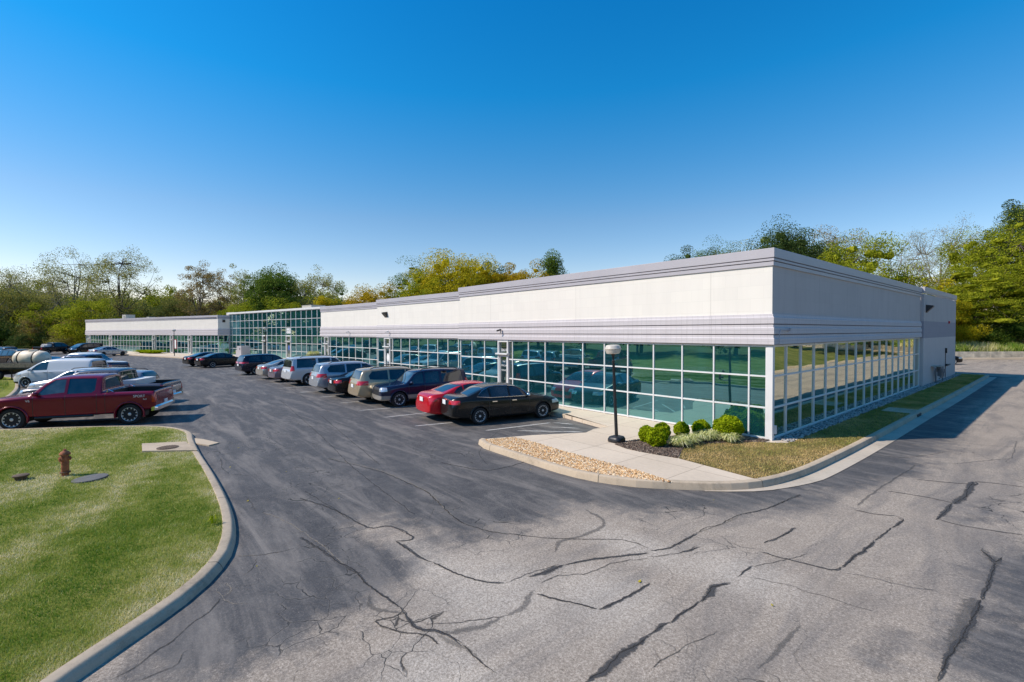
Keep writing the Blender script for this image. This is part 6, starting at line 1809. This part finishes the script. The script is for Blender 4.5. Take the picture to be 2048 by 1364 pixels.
# ------------------------------------------------------------------ planting bed, gravel, rock mulch
def chips(name, poly, n, size, mats, z, flatness, mixw=None):
    P = np.array(poly); lo = P.min(0); hi = P.max(0)
    pts = np.empty((0, 2))
    while len(pts) < n:
        q = RNG.uniform(lo, hi, (n*2, 2)); pts = np.concatenate([pts, q[inside(q[:, 0], q[:, 1], poly)]])
    pts = pts[:n]
    oct_ = np.array([(1, 0, 0), (0, 1, 0), (-1, 0, 0), (0, -1, 0), (0, 0, 1), (0, 0, -1)], float)
    tri = [(0, 1, 4), (1, 2, 4), (2, 3, 4), (3, 0, 4), (1, 0, 5), (2, 1, 5), (3, 2, 5), (0, 3, 5)]
    sc = np.stack([size*RNG.uniform(.5, 1.25, n), size*RNG.uniform(.35, .9, n), size*flatness*RNG.uniform(.6, 1.2, n)], -1)
    V = oct_[None]*sc[:, None, :]
    a = RNG.uniform(0, 6.28, n); tl = RNG.normal(0, .45, n)
    ca, sa, ct, stt = np.cos(a), np.sin(a), np.cos(tl), np.sin(tl)
    x1 = V[..., 0]*ct[:, None] - V[..., 2]*stt[:, None]; z1 = V[..., 0]*stt[:, None] + V[..., 2]*ct[:, None]
    X = x1*ca[:, None] - V[..., 1]*sa[:, None]; Y = x1*sa[:, None] + V[..., 1]*ca[:, None]
    W = np.stack([X + pts[:, :1], Y + pts[:, 1:], z1 + z + size*.35*RNG.uniform(.2, 1.2, n)[:, None]], -1)
    T = np.concatenate([W[:, list(t)] for t in tri], 1).reshape(-1, 3)
    mi = np.repeat(RNG.choice(len(mats), n, p=mixw), 8)
    o = np_mesh(name, T, 3, mats, mat_idx=mi)
    return tag(o, kind='stuff')
GRAVEL = [(-5.85, -6.62), (-5.5, -5.75), (-4.64, -5.72), (-3.06, -5.84), (-1.73, -5.84), (-0.56, -5.86), (0.25, -5.98), (-.35, -6.33), (-1.15, -6.68), (-1.7, -6.81), (-2.28, -6.86), (-3.2, -6.85), (-4.06, -6.82), (-5.4, -6.77)]
g = Geo(); flat(g, GRAVEL, .006); tag(g.build('gravel_bed', plain('gravel_sand', (.34, .22, .11), .95, var=.35, scale=30)), kind='structure')
peb = [plain('pebble_' + n_, c, .8, var=.15) for n_, c in (('cream', (.70, .50, .29)), ('tan', (.56, .33, .14)), ('white', (.74, .63, .47)), ('brown', (.34, .18, .08)))]
chips('gravel', GRAVEL, 9000, .045, peb, .0, .6, [.38, .32, .16, .14])
MULCH = [(-2.85, -4.05), (-2.3, -4.22), (-1.77, -4.2), (-1.1, -4.1), (-0.78, -4.03), (-0.97, -3.6), (-1.24, -2.96), (-1.25, -2.4), (-1.11, -1.94), (-0.6, -1.2), (-0.05, -0.40), (-.05, -.02), (-1.5, -.02), (-2.1, -1.1), (-2.5, -2.2), (-2.8, -3.2)]
g = Geo(); flat(g, MULCH, .012); tag(g.build('mulch_bed', plain('mulch_soil', (.075, .05, .038), .95, var=.4, scale=25)), kind='structure')
mul = [plain('chip_' + n_, c, .9, var=.2) for n_, c in (('umber', (.13, .085, .06)), ('pale', (.26, .20, .15)), ('dark', (.05, .035, .028)))]
chips('mulch', MULCH, 9000, .035, mul, .008, .35, [.45, .25, .30])
ROCKS = [(.05, .25), (.50, .1), (.52, 33.2), (.05, 33.2)]
rk = [plain('rock_' + n_, c, .85, var=.2) for n_, c in (('grey', (.33, .31, .29)), ('pale', (.50, .47, .43)), ('dark', (.15, .14, .14)))]
chips('rock_mulch', ROCKS, 5200, .055, rk, .01, .6, [.45, .3, .25])

# clipped boxwood balls and pale grass clumps by the corner
def bush(x, y, rx, rz, label, seed):
    t = empty('boxwood_bush', (x, y, 0), seed, label, 'bush', 'clipped bushes in the mulch bed')
    n = int(9000*(rx/.4)**1.6)
    d = rand_dirs(n)
    bumps = 1 + .07*np.sin(d[:, 0]*7 + seed) * np.sin(d[:, 1]*6 + seed*2) + .05*np.sin(d[:, 2]*9 + d[:, 0]*5)
    rr = (1 - np.abs(RNG.normal(0, .10, n)))*bumps
    pts = d*rr[:, None]*np.array([rx, rx, rz]) + np.array([0, 0, rz*.92])
    pts = pts[pts[:, 2] > .03]
    np_mesh('foliage', leaf_quads(pts, .055, .2), 4, LEAF['box'], t)
    g = Geo(); rings = []
    for i in range(1, 8):
        a = math.pi*i/8
        rings.append([(rx*.80*math.sin(a)*math.cos(k*2*math.pi/12), rx*.80*math.sin(a)*math.sin(k*2*math.pi/12), rz*.92 - rz*.82*math.cos(a)) for k in range(12)])
    g.grid(rings, 0, closed=True, caps=True); g.build('core', M['bush_core'], t, smooth=True)
M['bush_core'] = plain('bush_shade', (.025, .05, .006), .95, var=.4, scale=12)
bush(-2.40, -3.05, .25, .26, 'leftmost of the clipped green balls, behind the front one', 1.0)
bush(-1.90, -3.30, .30, .29, 'front clipped green ball nearest the lamp post', 2.0)
bush(-2.26, -2.42, .25, .28, 'clipped green ball at the back of the left-hand trio', 3.0)
bush(-2.08, -1.62, .24, .25, 'single clipped green ball in the middle of the mulch bed', 4.0)
bush(-1.68, -1.12, .28, .28, 'clipped green ball just left of the largest one', 5.0)
bush(-1.00, -.72, .44, .37, 'largest clipped bush, against the window by the corner post', 6.0)
def clump(x, y, r, h, n, leaf, label, group, name='grass_clump', wid=.018, cat='grass clump'):
    t = empty(name, (x, y, 0), 0, label, cat, group)
    a = RNG.uniform(0, 6.28, n); rad = r*np.sqrt(RNG.uniform(0, 1, n))*.35
    bx, by = np.cos(a)*rad, np.sin(a)*rad
    out = r*RNG.uniform(.25, 1.05, n); hh = h*RNG.uniform(.6, 1.1, n)
    a2 = a + RNG.normal(0, .5, n)
    mx, my = bx + np.cos(a2)*out*.45, by + np.sin(a2)*out*.45; ex, ey = bx + np.cos(a2)*out, by + np.sin(a2)*out
    px, py = -np.sin(a2)*wid/2, np.cos(a2)*wid/2
    z0 = np.zeros(n); zm = hh; ze = hh*RNG.uniform(.35, .95, n)
    q1 = np.stack([np.stack([bx - px, by - py, z0], -1), np.stack([bx + px, by + py, z0], -1), np.stack([mx + px, my + py, zm], -1), np.stack([mx - px, my - py, zm], -1)], 1)
    q2 = np.stack([np.stack([mx - px, my - py, zm], -1), np.stack([mx + px, my + py, zm], -1), np.stack([ex + px*.3, ey + py*.3, ze], -1), np.stack([ex - px*.3, ey - py*.3, ze], -1)], 1)
    np_mesh('blades', np.concatenate([q1, q2]).reshape(-1, 3), 4, LEAF[leaf], t)
GC = 'pale grass clumps in the mulch bed'
clump(-1.45, -2.85, .38, .26, 300, 'liriope', 'pale striped grass clump in front of the left-hand bushes', GC)
clump(-1.42, -2.32, .38, .27, 300, 'liriope', 'pale striped grass clump right of the one by the left-hand bushes', GC)
clump(-1.36, -1.82, .33, .25, 260, 'liriope', 'pale striped grass clump in the middle of the row', GC)
clump(-1.25, -1.45, .36, .30, 330, 'liriope', 'greener striped grass clump below the fifth ball', GC)
clump(-.72, -1.20, .34, .27, 300, 'liriope', 'pale striped grass clump under the largest bush', GC)
clump(-43.8, .2, .75, 1.35, 700, 'liriope', 'tall tan ornamental grass by the step of the hall', 'ornamental grasses by the entrances', 'ornamental_grass', .03)
for i, s in enumerate((19.4, 17.0, 14.9)):
    p = along(AW, BW, LW - s, 1.6); clump(p[0], p[1], 1.3, .5, 700, 'box', ('low green planting by the second wing door', 'low green planting between the wing doors', 'low green planting beside the wing lamp post')[i], 'low planting along the left wing', 'low_shrub', .06, 'shrub')
p = along(AW, BW, LW + 1.0, 1.0)
clump(p[0] + 3.5, p[1] + 2.8, 1.0, .9, 500, 'lime', 'small green shrub where the left wing meets the hall', 'low planting along the left wing', 'low_shrub', .06, 'shrub')
clump(-3.85, -14.18, .10, .13, 24, 'box', 'weed growing at the back of the lawn kerb', None, 'weed', .012, 'weed')

# fallen leaves and grit
def litter():
    g = Geo()
    for x, y in ((3.55, -9.1), (-4.0, -11.9), (-6.8, -12.2), (2.1, -9.9), (-1.9, -13.9), (-5.1, -13.4), (-8.2, -13.2), (-2.9, -7.4), (1.2, -6.0), (-10.4, -12.6)):
        a = random.uniform(0, 6); r = random.uniform(.018, .04)
        g.face([(x + r*math.cos(a + k*1.57)*(1 if k % 2 else .6), y + r*math.sin(a + k*1.57)*(1 if k % 2 else .6), GZ + .012 + .012*(k % 2)) for k in range(4)])
    tag(g.build('fallen_leaves', LEAF['yellow']), kind='stuff')
litter()
